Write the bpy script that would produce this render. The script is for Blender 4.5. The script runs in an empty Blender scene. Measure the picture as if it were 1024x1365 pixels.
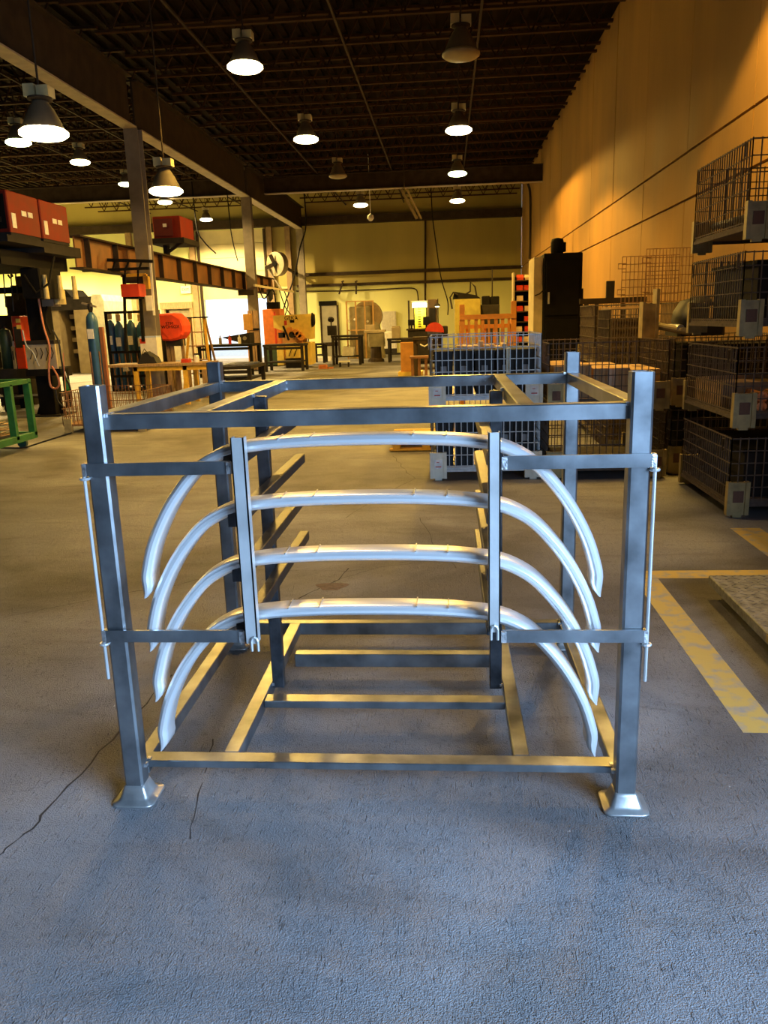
import bpy, math, random
from mathutils import Vector, Matrix
random.seed(7)
S = bpy.context.scene
COL = S.collection
PI = math.pi

# ------------------------------------------------------------------ camera
CAM = Vector((0.2622, -2.3591, 1.5702)); FPX = 1071.3
PITCH, YAW, ROLL = 0.2349, 0.0839, -0.0321
_F = Vector((-math.sin(YAW)*math.cos(PITCH), math.cos(YAW)*math.cos(PITCH), -math.sin(PITCH)))
_R = Vector((math.cos(YAW), math.sin(YAW), 0)); _U = _R.cross(_F)
_R, _U = _R*math.cos(ROLL)+_U*math.sin(ROLL), -_R*math.sin(ROLL)+_U*math.cos(ROLL)
cd = bpy.data.cameras.new('camera'); cam = bpy.data.objects.new('camera', cd); COL.objects.link(cam)
m3 = Matrix((_R, _U, -_F)).transposed()
cam.matrix_world = Matrix.Translation(CAM) @ m3.to_4x4()
cd.sensor_fit = 'HORIZONTAL'; cd.sensor_width = 36; cd.lens = FPX/1024*36
cd.clip_start = 0.05; cd.clip_end = 300
S.camera = cam

def P(px, py, d):
    """surveyed point: picture ray at depth d (metres along the hall from the camera)"""
    r = _F*FPX + _R*(px-512) - _U*(py-682.5)
    return CAM + r*(d/r.y)

# ------------------------------------------------------------------ light
W = bpy.data.worlds.new('sky'); S.world = W; W.use_nodes = True
bg = W.node_tree.nodes['Background']; bg.inputs[0].default_value = (0.80, 0.90, 1.0, 1); bg.inputs[1].default_value = 1.8
S.view_settings.view_transform = 'Standard'; S.view_settings.look = 'None'
S.view_settings.exposure = 0.0; S.view_settings.gamma = 1; S.view_settings.use_curve_mapping = False
DAY = 310.0; LAMP = 820.0; WARM = (1.0, 0.58, 0.10)
def area(name, loc, target, sx, sy, e, col):
    l = bpy.data.lights.new(name, 'AREA'); l.shape = 'RECTANGLE'; l.size = sx; l.size_y = sy; l.energy = e; l.color = col; l.spread = math.radians(105)
    o = bpy.data.objects.new(name, l); COL.objects.link(o); o.location = loc
    o.rotation_euler = (Vector(target)-Vector(loc)).to_track_quat('-Z', 'Y').to_euler(); return o
# daylight entering the open loading door in the right wall, behind the photographer's shoulder
area('loading_door_daylight', (3.55, -3.45, 2.0), (-0.2, -0.9, 0.1), 3.4, 2.1, DAY, (0.37, 0.62, 1.0))

# ------------------------------------------------------------------ materials
MATS = {}
def M(name, col, rough=.5, metal=0, var=.18, scale=6, bump=0, bscale=60, emit=0, stretch=None, spec=.5):
    if name in MATS: return MATS[name]
    m = bpy.data.materials.new(name); m.use_nodes = True; MATS[name] = m
    n = m.node_tree.nodes; l = m.node_tree.links; b = n['Principled BSDF']
    b.inputs['Roughness'].default_value = rough; b.inputs['Metallic'].default_value = metal
    c = (*col, 1); b.inputs['Specular IOR Level'].default_value = spec
    if emit:
        b.inputs['Base Color'].default_value = c
        b.inputs['Emission Color'].default_value = c; b.inputs['Emission Strength'].default_value = emit; return m
    tc = n.new('ShaderNodeTexCoord'); src = tc.outputs['Object']
    if stretch:
        mp = n.new('ShaderNodeMapping'); mp.inputs['Scale'].default_value = stretch; l.new(src, mp.inputs[0]); src = mp.outputs[0]
    nz = n.new('ShaderNodeTexNoise'); nz.inputs['Scale'].default_value = scale; nz.inputs['Detail'].default_value = 5
    l.new(src, nz.inputs['Vector'])
    cr = n.new('ShaderNodeValToRGB'); cr.color_ramp.elements[0].position = .3; cr.color_ramp.elements[1].position = .7
    cr.color_ramp.elements[0].color = tuple(x*(1-var) for x in col)+(1,); cr.color_ramp.elements[1].color = tuple(min(1, x*(1+var)) for x in col)+(1,)
    l.new(nz.outputs['Fac'], cr.inputs[0]); l.new(cr.outputs[0], b.inputs['Base Color'])
    mr = n.new('ShaderNodeMapRange'); mr.inputs[3].default_value = max(.03, rough*.8); mr.inputs[4].default_value = min(1, rough*1.25)
    l.new(nz.outputs['Fac'], mr.inputs[0]); l.new(mr.outputs[0], b.inputs['Roughness'])
    if bump:
        n2 = n.new('ShaderNodeTexNoise'); n2.inputs['Scale'].default_value = bscale; n2.inputs['Detail'].default_value = 4
        l.new(src, n2.inputs['Vector'])
        bp = n.new('ShaderNodeBump'); bp.inputs['Strength'].default_value = bump; bp.inputs['Distance'].default_value = .01
        l.new(n2.outputs['Fac'], bp.inputs['Height']); l.new(bp.outputs[0], b.inputs['Normal'])
    return m

def floor_material():
    m = bpy.data.materials.new('painted_concrete'); m.use_nodes = True
    n = m.node_tree.nodes; l = m.node_tree.links; b = n['Principled BSDF']
    tc = n.new('ShaderNodeTexCoord'); src = tc.outputs['Object']
    def noise(sc, det=5, dist=0, st=None):
        s = src
        if st:
            mp = n.new('ShaderNodeMapping'); mp.inputs['Scale'].default_value = st[:3]; mp.inputs['Rotation'].default_value = (0, 0, st[3])
            l.new(src, mp.inputs[0]); s = mp.outputs[0]
        z = n.new('ShaderNodeTexNoise'); z.inputs['Scale'].default_value = sc; z.inputs['Detail'].default_value = det; z.inputs['Distortion'].default_value = dist
        l.new(s, z.inputs['Vector']); return z.outputs['Fac']
    def ramp(f, p0, c0, p1, c1):
        r = n.new('ShaderNodeValToRGB'); e = r.color_ramp.elements
        e[0].position = p0; e[0].color = c0; e[1].position = p1; e[1].color = c1; l.new(f, r.inputs[0]); return r.outputs[0]
    def mul(a, c, f=1):
        x = n.new('ShaderNodeMixRGB'); x.blend_type = 'MULTIPLY'; x.inputs[0].default_value = f; l.new(a, x.inputs[1]); l.new(c, x.inputs[2]); return x.outputs[0]
    base = ramp(noise(.9, 8, .6), .35, (.215, .215, .225, 1), .65, (.33, .325, .33, 1))
    stain = ramp(noise(.35, 6, 1.2), .40, (.48, .45, .43, 1), .56, (1, 1, 1, 1))
    tyre = ramp(noise(2.2, 6, 1.4, (.5, 1.6, 1, .9)), .34, (.82, .80, .78, 1), .5, (1, 1, 1, 1))
    speck = ramp(noise(55, 3), .30, (.55, .55, .55, 1), .42, (1, 1, 1, 1))
    c = mul(mul(mul(base, stain), tyre), speck, .6)
    chip = ramp(noise(26, 8, .4), .74, (0, 0, 0, 1), .77, (1, 1, 1, 1))
    x = n.new('ShaderNodeMixRGB'); l.new(chip, x.inputs[0]); l.new(c, x.inputs[1]); x.inputs[2].default_value = (.5, .49, .46, 1)
    l.new(x.outputs[0], b.inputs['Base Color'])
    rr = n.new('ShaderNodeMapRange'); rr.inputs[3].default_value = .42; rr.inputs[4].default_value = .75; l.new(noise(3, 6), rr.inputs[0]); l.new(rr.outputs[0], b.inputs['Roughness'])
    # fine relief: grit plus short scratches in three directions
    def scratch(ang, seed):
        mp = n.new('ShaderNodeMapping'); mp.inputs['Rotation'].default_value = (0, 0, ang); mp.inputs['Scale'].default_value = (120, 20, 1); mp.inputs['Location'].default_value = (seed, seed*.7, 0)
        l.new(src, mp.inputs[0]); z = n.new('ShaderNodeTexNoise'); z.inputs['Scale'].default_value = 1; z.inputs['Detail'].default_value = 2; z.inputs['Distortion'].default_value = .5
        l.new(mp.outputs[0], z.inputs['Vector']); return ramp(z.outputs['Fac'], .66, (0, 0, 0, 1), .74, (1, 1, 1, 1))
    def add(a, c2, op='ADD', k=None):
        q = n.new('ShaderNodeMath'); q.operation = op; l.new(a, q.inputs[0])
        if k is None: l.new(c2, q.inputs[1])
        else: q.inputs[1].default_value = k
        return q.outputs[0]
    h = add(add(scratch(.3, 3), scratch(1.2, 9)), scratch(-.5, 17))
    h = add(h, None, 'MULTIPLY', .9)
    h = add(h, add(noise(120, 4), None, 'MULTIPLY', .8))
    h = add(h, add(noise(240, 2), None, 'MULTIPLY', .8))
    bp = n.new('ShaderNodeBump'); bp.inputs['Strength'].default_value = .9; bp.inputs['Distance'].default_value = .008
    l.new(h, bp.inputs['Height']); l.new(bp.outputs[0], b.inputs['Normal'])
    return m

def paint_worn(name, col, under=(.33, .33, .33)):
    m = bpy.data.materials.new(name); m.use_nodes = True; MATS[name] = m
    n = m.node_tree.nodes; l = m.node_tree.links; b = n['Principled BSDF']
    tc = n.new('ShaderNodeTexCoord'); z = n.new('ShaderNodeTexNoise'); z.inputs['Scale'].default_value = 14; z.inputs['Detail'].default_value = 9
    l.new(tc.outputs['Object'], z.inputs['Vector'])
    r = n.new('ShaderNodeValToRGB'); r.color_ramp.elements[0].position = .30; r.color_ramp.elements[1].position = .52
    r.color_ramp.elements[0].color = (*under, 1); r.color_ramp.elements[1].color = (*col, 1)
    l.new(z.outputs['Fac'], r.inputs[0]); l.new(r.outputs[0], b.inputs['Base Color']); b.inputs['Roughness'].default_value = .6
    bp = n.new('ShaderNodeBump'); bp.inputs['Strength'].default_value = .3; bp.inputs['Distance'].default_value = .006
    l.new(z.outputs['Fac'], bp.inputs['Height']); l.new(bp.outputs[0], b.inputs['Normal'])
    return m

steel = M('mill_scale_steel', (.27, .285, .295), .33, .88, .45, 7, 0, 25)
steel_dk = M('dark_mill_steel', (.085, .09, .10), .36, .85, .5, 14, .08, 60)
weld = M('weld_bead', (.62, .62, .62), .35, .9, .3, 60, .4, 90)
galv = M('galvanised_upright', (.62, .62, .60), .38, .5, .12, 9, .04, 80)
alu = M('bare_aluminium', (.96, .96, .95), .30, .62, .03, 1.5)
cupm = M('pressed_foot_steel', (.46, .45, .43), .32, .7, .25, 12, .05, 50)
wirem = M('galvanised_wire', (.50, .50, .49), .45, .6, .25, 20)
wireb = M('brown_shaded_wire', (.13, .10, .08), .9, .1, .3, 20)  # wire darkened and browned, dim warm light put into its colour
rustw = M('rusted_wire', (.22, .11, .05), .75, .2, .35, 12)
cream = M('cream_leg_plate', (.62, .55, .36), .5, .1, .22, 9, .1, 30)
white = M('white_paint', (.78, .77, .72), .5, 0, .1, 9)
labelw = M('white_label', (.82, .80, .76), .6, 0, .12, 25)
dark = M('dark_paint', (.030, .026, .023), .85, 0, .3, 6, spec=.2)  # dark brown tone with random mottling
black = M('black_paint', (.010, .009, .008), .85, 0, .3, 6, spec=.15)
darkst = M('dark_structural_steel', (.05, .035, .022), .8, 0, .3, 4, spec=.15)
greyst = M('grey_structural_steel', (.26, .22, .16), .7, 0, .2, 4)
ltst = M('pale_steel_lit_flange', (.40, .34, .24), .7, 0, .2, 4)  # pale steel; lamplight on the girder flanges is put into this colour
orangest = M('orange_brown_beam_paint', (.25, .105, .03), .5, .1, .25, 3)
redp = M('red_machine_paint', (.52, .045, .02), .42, 0, .15, 6)
redc = M('red_fabric', (.85, .07, .015), .75, 0, .15, 6, .4, 14)
orangep = M('orange_paint', (.62, .17, .03), .5, 0, .15, 6)
yellowp = M('yellow_machine_paint', (.80, .58, .12), .45, 0, .12, 6)
tabley = M('yellow_table_paint', (.72, .42, .04), .5, 0, .2, 8)
greenp = M('green_cart_paint', (.025, .15, .035), .45, .1, .25, 8)
dkgreen = M('dark_green_paint', (.03, .06, .03), .5, 0, .2, 8)
olive = M('olive_machine_paint', (.24, .20, .10), .5, .1, .25, 5)
tan = M('tan_machine_paint', (.36, .29, .17), .5, .05, .2, 4)
beige = M('beige_panel_paint', (.60, .50, .30), .55, 0, .18, 5)
bluep = M('blue_cylinder_paint', (.03, .10, .22), .4, .1, .2, 6)
binb = M('slate_plastic_bin', (.022, .026, .030), .8, 0, .2, 6)
card = M('cardboard', (.48, .31, .16), .8, 0, .15, 5)
wood = M('weathered_wood', (.34, .22, .11), .75, 0, .3, 7, .2, 30, stretch=(8, 8, 1))
woodo = M('orange_stained_timber', (.72, .28, .03), .6, 0, .2, 7)
woody = M('yellow_pallet_wood', (.75, .46, .08), .65, 0, .2, 7)
copper = M('copper_tube_metal', (.70, .33, .16), .25, 1, .1, 9)
rubber = M('black_rubber', (.015, .015, .015), .6, 0, .2, 9)
hosem = M('orange_hose', (.55, .20, .10), .5, 0, .1, 9)
shadem = M('aluminium_lamp_shade', (.12, .09, .05), .7, 0, .15, 6)
lens_w = M('lit_lamp_lens', (1.0, .80, .40), emit=14.0)
lens_g = M('lit_greenish_lamp_lens', (.86, 1.0, .50), emit=9.0)
lens_off = M('unlit_lamp_lens', (.30, .25, .17), .35, 0, .1, 6)
tube_l = M('lit_tube', (1.0, .88, .45), emit=7.0)
concr_r = M('precast_concrete', (.34, .185, .052), .85, 0, .22, .8, .25, 14, stretch=(1, 1, .35))
concr_b = M('painted_block_wall', (.74, .76, .36), .8, 0, .14, .5, .15, 14, stretch=(1, 1, .4))
concr_d = M('grimy_shaded_upper_wall', (.44, .37, .12), .85, 0, .2, .4, .15, 14, stretch=(1, 1, .3))  # grime plus the shade above the lamp cut-off, both put into the colour
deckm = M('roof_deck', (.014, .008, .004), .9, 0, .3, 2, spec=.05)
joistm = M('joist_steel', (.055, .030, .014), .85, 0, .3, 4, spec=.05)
doorp = M('overhead_door_paint', (.78, .70, .42), .6, 0, .08, 2)
glassy = M('grey_door_paint', (.45, .43, .33), .5, 0, .12, 4)
yline = paint_worn('worn_yellow_line', (.62, .44, .12))
crackm = M('crack_dark', (.035, .03, .028), .9, 0, .2, 6)
outm = M('outside_concrete', (.6, .6, .6), .9)

# ------------------------------------------------------------------ mesh builder
ORG = {}
ORD = ('first', 'second', 'third', 'fourth', 'fifth', 'sixth', 'seventh', 'eighth', 'ninth', 'tenth')
class MB:
    def __init__(s): s.v = []; s.f = []
    def add(s, vs, fs):
        o = len(s.v); s.v += [tuple(v) for v in vs]; s.f += [tuple(i+o for i in f) for f in fs]; return s
    def box(s, x0, x1, y0, y1, z0, z1):
        if x0 > x1: x0, x1 = x1, x0
        if y0 > y1: y0, y1 = y1, y0
        if z0 > z1: z0, z1 = z1, z0
        v = [(x, y, z) for z in (z0, z1) for y in (y0, y1) for x in (x0, x1)]
        return s.add(v, [(0, 2, 3, 1), (4, 5, 7, 6), (0, 1, 5, 4), (2, 6, 7, 3), (0, 4, 6, 2), (1, 3, 7, 5)])
    def cbox(s, c, sx, sy, sz): return s.box(c[0]-sx/2, c[0]+sx/2, c[1]-sy/2, c[1]+sy/2, c[2]-sz/2, c[2]+sz/2)
    def bbox(s, x0, x1, y0, y1, z0, z1, b=.006):
        """box with chamfered vertical and top edges"""
        pts = [(x0+b, y0), (x1-b, y0), (x1, y0+b), (x1, y1-b), (x1-b, y1), (x0+b, y1), (x0, y1-b), (x0, y0+b)]
        cx, cy = (x0+x1)/2, (y0+y1)/2
        ins = [(cx+(x-cx)*(1-2*b/abs(x1-x0)), cy+(y-cy)*(1-2*b/abs(y1-y0))) for x, y in pts]
        v = [(x, y, z0) for x, y in pts]+[(x, y, z1-b) for x, y in pts]+[(x, y, z1) for x, y in ins]
        f = [tuple(range(7, -1, -1)), tuple(range(16, 24))]
        for k in (0, 8):
            for i in range(8): f.append((k+i, k+(i+1) % 8, k+8+(i+1) % 8, k+8+i))
        return s.add(v, f)
    def bar(s, p, q, w, h=None, up=(0, 0, 1)):
        p = Vector(p); q = Vector(q); h = h or w; d = (q-p).normalized(); u = Vector(up)
        if abs(d.dot(u)) > .97: u = Vector((0, 1, 0))
        a = d.cross(u).normalized(); c = a.cross(d).normalized()
        v = []
        for e in (p, q):
            for i, j in ((-1, -1), (1, -1), (1, 1), (-1, 1)): v.append(e+a*(i*w/2)+c*(j*h/2))
        return s.add(v, [(0, 1, 2, 3), (7, 6, 5, 4)]+[(i, i+4, (i+1) % 4+4, (i+1) % 4) for i in range(4)])
    def tube(s, pts, r, n=6):
        pts = [Vector(p) for p in pts]; k = len(pts); rings = []
        prev = None
        for i, p in enumerate(pts):
            d = (pts[min(i+1, k-1)]-pts[max(i-1, 0)]).normalized()
            if prev is None:
                a = d.cross(Vector((0, 0, 1)));
                if a.length < .05: a = d.cross(Vector((1, 0, 0)))
            else: a = prev-d*prev.dot(d)
            a.normalize(); prev = a; c = d.cross(a)
            rings.append([p+a*(math.cos(2*PI*j/n)*r)+c*(math.sin(2*PI*j/n)*r) for j in range(n)])
        v = [x for rg in rings for x in rg]; f = []
        for i in range(k-1):
            for j in range(n): f.append((i*n+j, i*n+(j+1) % n, (i+1)*n+(j+1) % n, (i+1)*n+j))
        f.append(tuple(range(n-1, -1, -1))); f.append(tuple((k-1)*n+j for j in range(n)))
        return s.add(v, f)
    def cyl(s, p, q, r0, r1=None, n=14):
        p = Vector(p); q = Vector(q); r1 = r0 if r1 is None else r1; d = (q-p).normalized()
        a = d.cross(Vector((0, 0, 1)));
        if a.length < .05: a = Vector((1, 0, 0))
        a.normalize(); c = d.cross(a); v = []
        for e, r in ((p, r0), (q, r1)): v += [e+a*(math.cos(2*PI*j/n)*r)+c*(math.sin(2*PI*j/n)*r) for j in range(n)]
        return s.add(v, [(j, (j+1) % n, n+(j+1) % n, n+j) for j in range(n)]+[tuple(range(n-1, -1, -1)), tuple(range(n, 2*n))])
    def lathe(s, prof, c, n=20, cap=True):
        v = []; k = len(prof)
        for r, z in prof: v += [(c[0]+math.cos(2*PI*j/n)*r, c[1]+math.sin(2*PI*j/n)*r, c[2]+z) for j in range(n)]
        f = [(i*n+j, i*n+(j+1) % n, (i+1)*n+(j+1) % n, (i+1)*n+j) for i in range(k-1) for j in range(n)]
        if cap: f += [tuple(range(n-1, -1, -1)), tuple((k-1)*n+j for j in range(n))]
        return s.add(v, f)
    def prism(s, poly, ax, a0, a1):
        """poly of 2-D points extruded along axis ax ('x','y','z')"""
        def mk(u, w, t): return {'x': (t, u, w), 'y': (u, t, w), 'z': (u, w, t)}[ax]
        n = len(poly); v = [mk(u, w, a0) for u, w in poly]+[mk(u, w, a1) for u, w in poly]
        return s.add(v, [tuple(range(n)), tuple(range(2*n-1, n-1, -1))]+[(i, n+i, n+(i+1) % n, (i+1) % n) for i in range(n)])
    def build(s, name, mat, parent=None, smooth=False, kind=None):
        if parent is None:
            xs = [v[0] for v in s.v]; ys = [v[1] for v in s.v]; zs = [v[2] for v in s.v]
            og = Vector(((min(xs)+max(xs))/2, (min(ys)+max(ys))/2, min(zs)))
        else: og = ORG[parent.name]
        me = bpy.data.meshes.new(name); me.from_pydata([tuple(Vector(v)-og) for v in s.v], [], s.f); me.update()
        import bmesh
        bm = bmesh.new(); bm.from_mesh(me); bmesh.ops.recalc_face_normals(bm, faces=bm.faces); bm.to_mesh(me); bm.free()
        if smooth:
            for p in me.polygons: p.use_smooth = True
        me.materials.append(mat)
        o = bpy.data.objects.new(name, me); COL.objects.link(o)
        if parent is None: o.location = og
        else: o.parent = parent
        ORG[o.name] = og
        if kind: o['kind'] = kind
        return o

def tag(o, label, cat, group=None):
    o['label'] = label; o['category'] = cat
    if group: o['group'] = group
    return o
def thing(name, label, cat, loc, group=None):
    o = bpy.data.objects.new(name, None); COL.objects.link(o); o.location = loc; o.empty_display_size = .1
    ORG[o.name] = Vector(loc); return tag(o, label, cat, group)
def copy_tree(o, parent=None):
    c = o.copy(); COL.objects.link(c)
    if parent is not None: c.parent = parent
    for ch in list(o.children): copy_tree(ch, c)
    return c
def dup(o, loc, label, group=None, rz=None):
    c = copy_tree(o); c.location = loc; c['label'] = label
    if group: c['group'] = group
    if rz is not None: c.rotation_euler = (0, 0, rz)
    ORG[c.name] = Vector(loc); return c
def struct(name, mb, mat): return mb.build(name, mat, None, kind='structure')
def pbx(px0, px1, py0, py1, d):
    """front rectangle of a thing seen at depth d -> x0, x1, y, z0, z1 in metres"""
    a = P(px0, (py0+py1)/2, d); b = P(px1, (py0+py1)/2, d); c = P((px0+px1)/2, py0, d); e = P((px0+px1)/2, py1, d)
    return a.x, b.x, a.y, e.z, c.z
def text(s, size, loc, rot, mat, parent, name='lettering'):
    cu = bpy.data.curves.new(name, 'FONT'); cu.body = s; cu.size = size; cu.extrude = .002; cu.align_x = 'CENTER'; cu.align_y = 'CENTER'
    t = bpy.data.objects.new(name, cu); me = bpy.data.meshes.new_from_object(t); bpy.data.objects.remove(t)
    me.materials.append(mat); o = bpy.data.objects.new(name, me); COL.objects.link(o)
    o.parent = parent; o.location = Vector(loc)-ORG[parent.name]; o.rotation_euler = rot; return o

# ------------------------------------------------------------------ the hall
XW, YB, ZC, XL, YR = 3.6, 35.64, 7.3, -22.0, -5.6
floor = MB().box(XL, XW+.3, YR, YB+.3, -.3, 0).build('floor', floor_material(), None, kind='structure')
MB().box(XL-2, XW+10, YB+.3, YB+30, -.35, -.02).build('floor_outside', outm, None, kind='structure')
MB().box(XW+.3, XW+16, -14, 8, -.35, -.02).build('floor_apron', outm, None, kind='structure')

def strip(pts, w, mat, name, z=.0006):
    """thin flat marking following a line on the floor"""
    mb = MB(); n = len(pts); v = []
    for i, (x, y) in enumerate(pts):
        a = Vector(pts[max(i-1, 0)]); b = Vector(pts[min(i+1, n-1)]); d = (b-a).normalized(); nrm = Vector((-d.y, d.x))
        ww = w*(random.uniform(.25, .85) if 'crack' in name else 1)
        v += [(x+nrm.x*ww/2, y+nrm.y*ww/2, z), (x-nrm.x*ww/2, y-nrm.y*ww/2, z)]
    mb.add(v, [(2*i, 2*i+1, 2*i+3, 2*i+2) for i in range(n-1)])
    return mb.build(name, mat, floor)
def jag(pts, k=5, a=.02):
    out = []
    for (x0, y0), (x1, y1) in zip(pts, pts[1:]):
        for i in range(k):
            t = i/k; out.append((x0+(x1-x0)*t+random.uniform(-a, a), y0+(y1-y0)*t+random.uniform(-a, a)))
    return out+[pts[-1]]
strip([(1.437, .51), (1.437, 2.37)], .145, yline, 'line_marking')
strip([(1.44, 2.45), (6.0-2.5, 2.45)], .15, yline, 'line_marking')
strip([(2.42, 3.53), (2.42, 2.45)], .21, yline, 'line_marking')
strip(jag([(-1.35, -.85), (-1.13, -.29), (-1.10, -.08), (-1.07, .41), (-1.03, 1.0)], 6, .012), .012, crackm, 'crack')
strip(jag([(-.57, -.2), (-.62, .12)], 5, .006), .007, crackm, 'crack')
strip(jag([(-.63, .18), (-.67, .42)], 5, .006), .009, crackm, 'crack')
strip(jag([(-.62, 2.05), (-.50, 2.28), (-.42, 2.42), (-.40, 2.62)], 5, .012), .014, crackm, 'crack')
strip(jag([(-.42, 2.42), (-.05, 2.75), (.25, 2.95)], 6, .014), .006, crackm, 'crack')
strip(jag([(-1.0, 2.60), (-.40, 2.55), (.02, 2.72)], 6, .012), .006, crackm, 'crack')
strip(jag([(.02, 3.97), (.16, 3.1), (.30, 2.6)], 6, .012), .006, crackm, 'crack')
strip(jag([(-3.4, 1.0), (-1.9, 2.0), (-1.03, 2.6)], 8, .02), .008, crackm, 'crack')
strip(jag([(-.6, 4.0), (-.1, 5.6), (-.4, 7.0)], 8, .02), .008, crackm, 'crack')
mb = MB(); mb.add([(-.46+.09*math.cos(a)*(1+.3*math.sin(3*a)), 2.25+.085*math.sin(a)*(1+.2*math.cos(2*a)), .0008) for a in [i*PI/9 for i in range(18)]], [tuple(range(18))])
mb.build('chipped_patch', M('bare_chipped_concrete', (.15, .10, .075), .8, 0, .4, 30, .6, 40), floor)

# right wall: precast panels set side by side with recessed joints
wall_r = struct('wall_right', MB().box(XW+.05, XW+.35, YR, -5.25, 0, ZC).box(XW+.05, XW+.35, -1.65, YB, 0, ZC).box(XW+.05, XW+.35, -5.25, -1.65, 3.06, ZC), M('joint_mortar', (.16, .10, .06), .9))
zj = [0, 3.06, 3.69, ZC]; yj = [-5.6, -5.25, -1.65, 1.0, 4.2, 7.4, 9.9, 12.45, 15.1, 17.7, 20.3, 22.9, 25.5, 28.1, 30.7, 33.2, YB]
for i in range(len(yj)-1):
    for j in range(3):
        if i == 1 and j == 0: continue
        off = random.uniform(-.004, .004)
        MB().box(XW+off, XW+.06, yj[i]+.012, yj[i+1]-.012, zj[j]+.015, zj[j+1]-.02).build('concrete_panel', concr_r, wall_r)
# far wall with two door openings
dx0, dx1, dz = -11.05, -8.05, 2.72
mb = MB(); mb.box(XL, -12.95, YB, YB+.3, 0, 3.5); mb.box(-12.95, -11.75, YB, YB+.3, 2.45, 3.5); mb.box(-11.75, dx0, YB, YB+.3, 0, 6.0)
mb.box(XL, -11.75, YB, YB+.3, 3.5, 6.0); mb.box(dx0, dx1, YB, YB+.3, 5.75, 6.0); mb.box(dx1, XW+.3, YB, YB+.3, 0, 3.2)
wall_b = struct('wall_back', mb, concr_b)
mb = MB(); mb.box(dx1, -6.5, YB-.02, YB+.3, 3.2, 6.0); mb.box(-6.5, XW, YB-.02, YB+.3, 3.2, 6.0); mb.box(XL, XW, YB-.02, YB+.3, 6.0, ZC)
struct('wall_back_upper', mb, concr_d)
struct('trim_1', MB().box(-6.6, XW, YB-.16, YB-.02, 3.12, 3.24), darkst)
struct('trim_2', MB().box(-6.6, XW, YB-.2, YB-.02, 3.60, 3.74), darkst)
struct('trim_3', MB().box(XL, XW, YB-.35, YB-.02, 5.80, 6.15), darkst)
for k, x in enumerate((-14.3, -11.35, -7.75, -6.9)):
    struct('trim_%d' % (4+k), MB().box(x-.12, x+.12, YB-.25, YB-.02, 0, 5.9), M('brown_column_paint', (.30, .20, .10), .6))
struct('wall_left', MB().box(XL-.3, XL, YR, YB, 0, ZC), concr_b)
mb = MB(); mb.box(XL, XW+.3, YR-.3, YR, 0, ZC)
struct('wall_front', mb, M('dark_rear_wall', (.10, .08, .06), .9))

# overhead sectional door, raised part way
d1 = struct('door_1', MB().box(dx0-.1, dx0, YB-.12, YB, 0, 5.75).box(dx1, dx1+.1, YB-.12, YB, 0, 5.75), darkst)
for k in range(5):
    z0 = dz+k*.61
    MB().box(dx0, dx1, YB+.05, YB+.1, z0+.012, z0+.6).build('door_panel', doorp, d1)
MB().box(dx0, dx1, YB+.1, YB+.14, dz, 5.75).build('door_backing', doorp, d1)
MB().box(dx0+.95, dx0+1.85, YB, YB+.06, dz+.86, dz+.95).build('door_window', black, d1)
# plank-lintel door
d2 = struct('door_2', MB().box(-12.95, -11.75, YB+.1, YB+.15, 0, 2.4), M('dim_door', (.20, .17, .10), .6))
MB().box(-13.15, -11.6, YB-.08, YB, 2.36, 2.66).build('wood_lintel', wood, d2)
MB().box(-13.1, -12.95, YB-.06, YB, 0, 2.36).box(-11.75, -11.6, YB-.06, YB, 0, 2.36).build('door_frame', wood, d2)
# steel personnel door
x0, x1, y_, z0, z1 = pbx(430, 450, 408, 466, 38)
d3 = struct('door_3', MB().box(x0, x1, YB-.05, YB, 0, 2.28), glassy)
MB().box(x0-.1, x1+.02, YB-.12, YB-.05, 2.28, 2.48).build('door_closer_header', black, d3)
MB().box(x0, x1, YB-.07, YB-.05, .45, .62).build('push_bar', darkst, d3)
MB().box(x0-.08, x0, YB-.08, YB, 0, 2.28).box(x1, x1+.08, YB-.08, YB, 0, 2.28).build('door_frame', darkst, d3)

# ceiling: deck, ribs, open web joists, girders
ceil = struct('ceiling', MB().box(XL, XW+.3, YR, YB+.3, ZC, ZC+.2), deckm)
mb = MB()
for i in range(int((XW-XL)/.3)):
    x = XL+.15+i*.3; mb.box(x-.055, x+.055, YR, YB, ZC-.07, ZC+.01)
mb.build('deck_rib', deckm, ceil, kind='stuff')
def joist_mesh(x0, x1):
    mb = MB(); zt, zb = ZC-.10, ZC-.68
    mb.box(x0, x1, -.05, .05, zt-.05, zt); mb.box(x0+.3, x1-.3, -.045, .045, zb, zb+.045)
    n = int((x1-x0-.6)/.55)
    for i in range(n):
        xa = x0+.3+i*(x1-x0-.6)/n; xb = x0+.3+(i+1)*(x1-x0-.6)/n; xm = (xa+xb)/2
        mb.bar((xa, 0, zt-.03), (xm, 0, zb+.03), .03); mb.bar((xm, 0, zb+.03), (xb, 0, zt-.03), .03)
    return mb
GX = -6.25
protoR = protoL = None
yy = -4.6; k = 0
while yy < YB-.3:
    if k == 0:
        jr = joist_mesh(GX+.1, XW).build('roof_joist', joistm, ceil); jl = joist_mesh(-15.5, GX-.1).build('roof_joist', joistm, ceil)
        jr.location.y += yy - 0; jl.location.y += yy
    else:
        for src in (jr, jl):
            c = src.copy(); c.location = (src.location.x, src.location.y+(yy+4.6), src.location.z); COL.objects.link(c)
    yy += 1.35; k += 1
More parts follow.
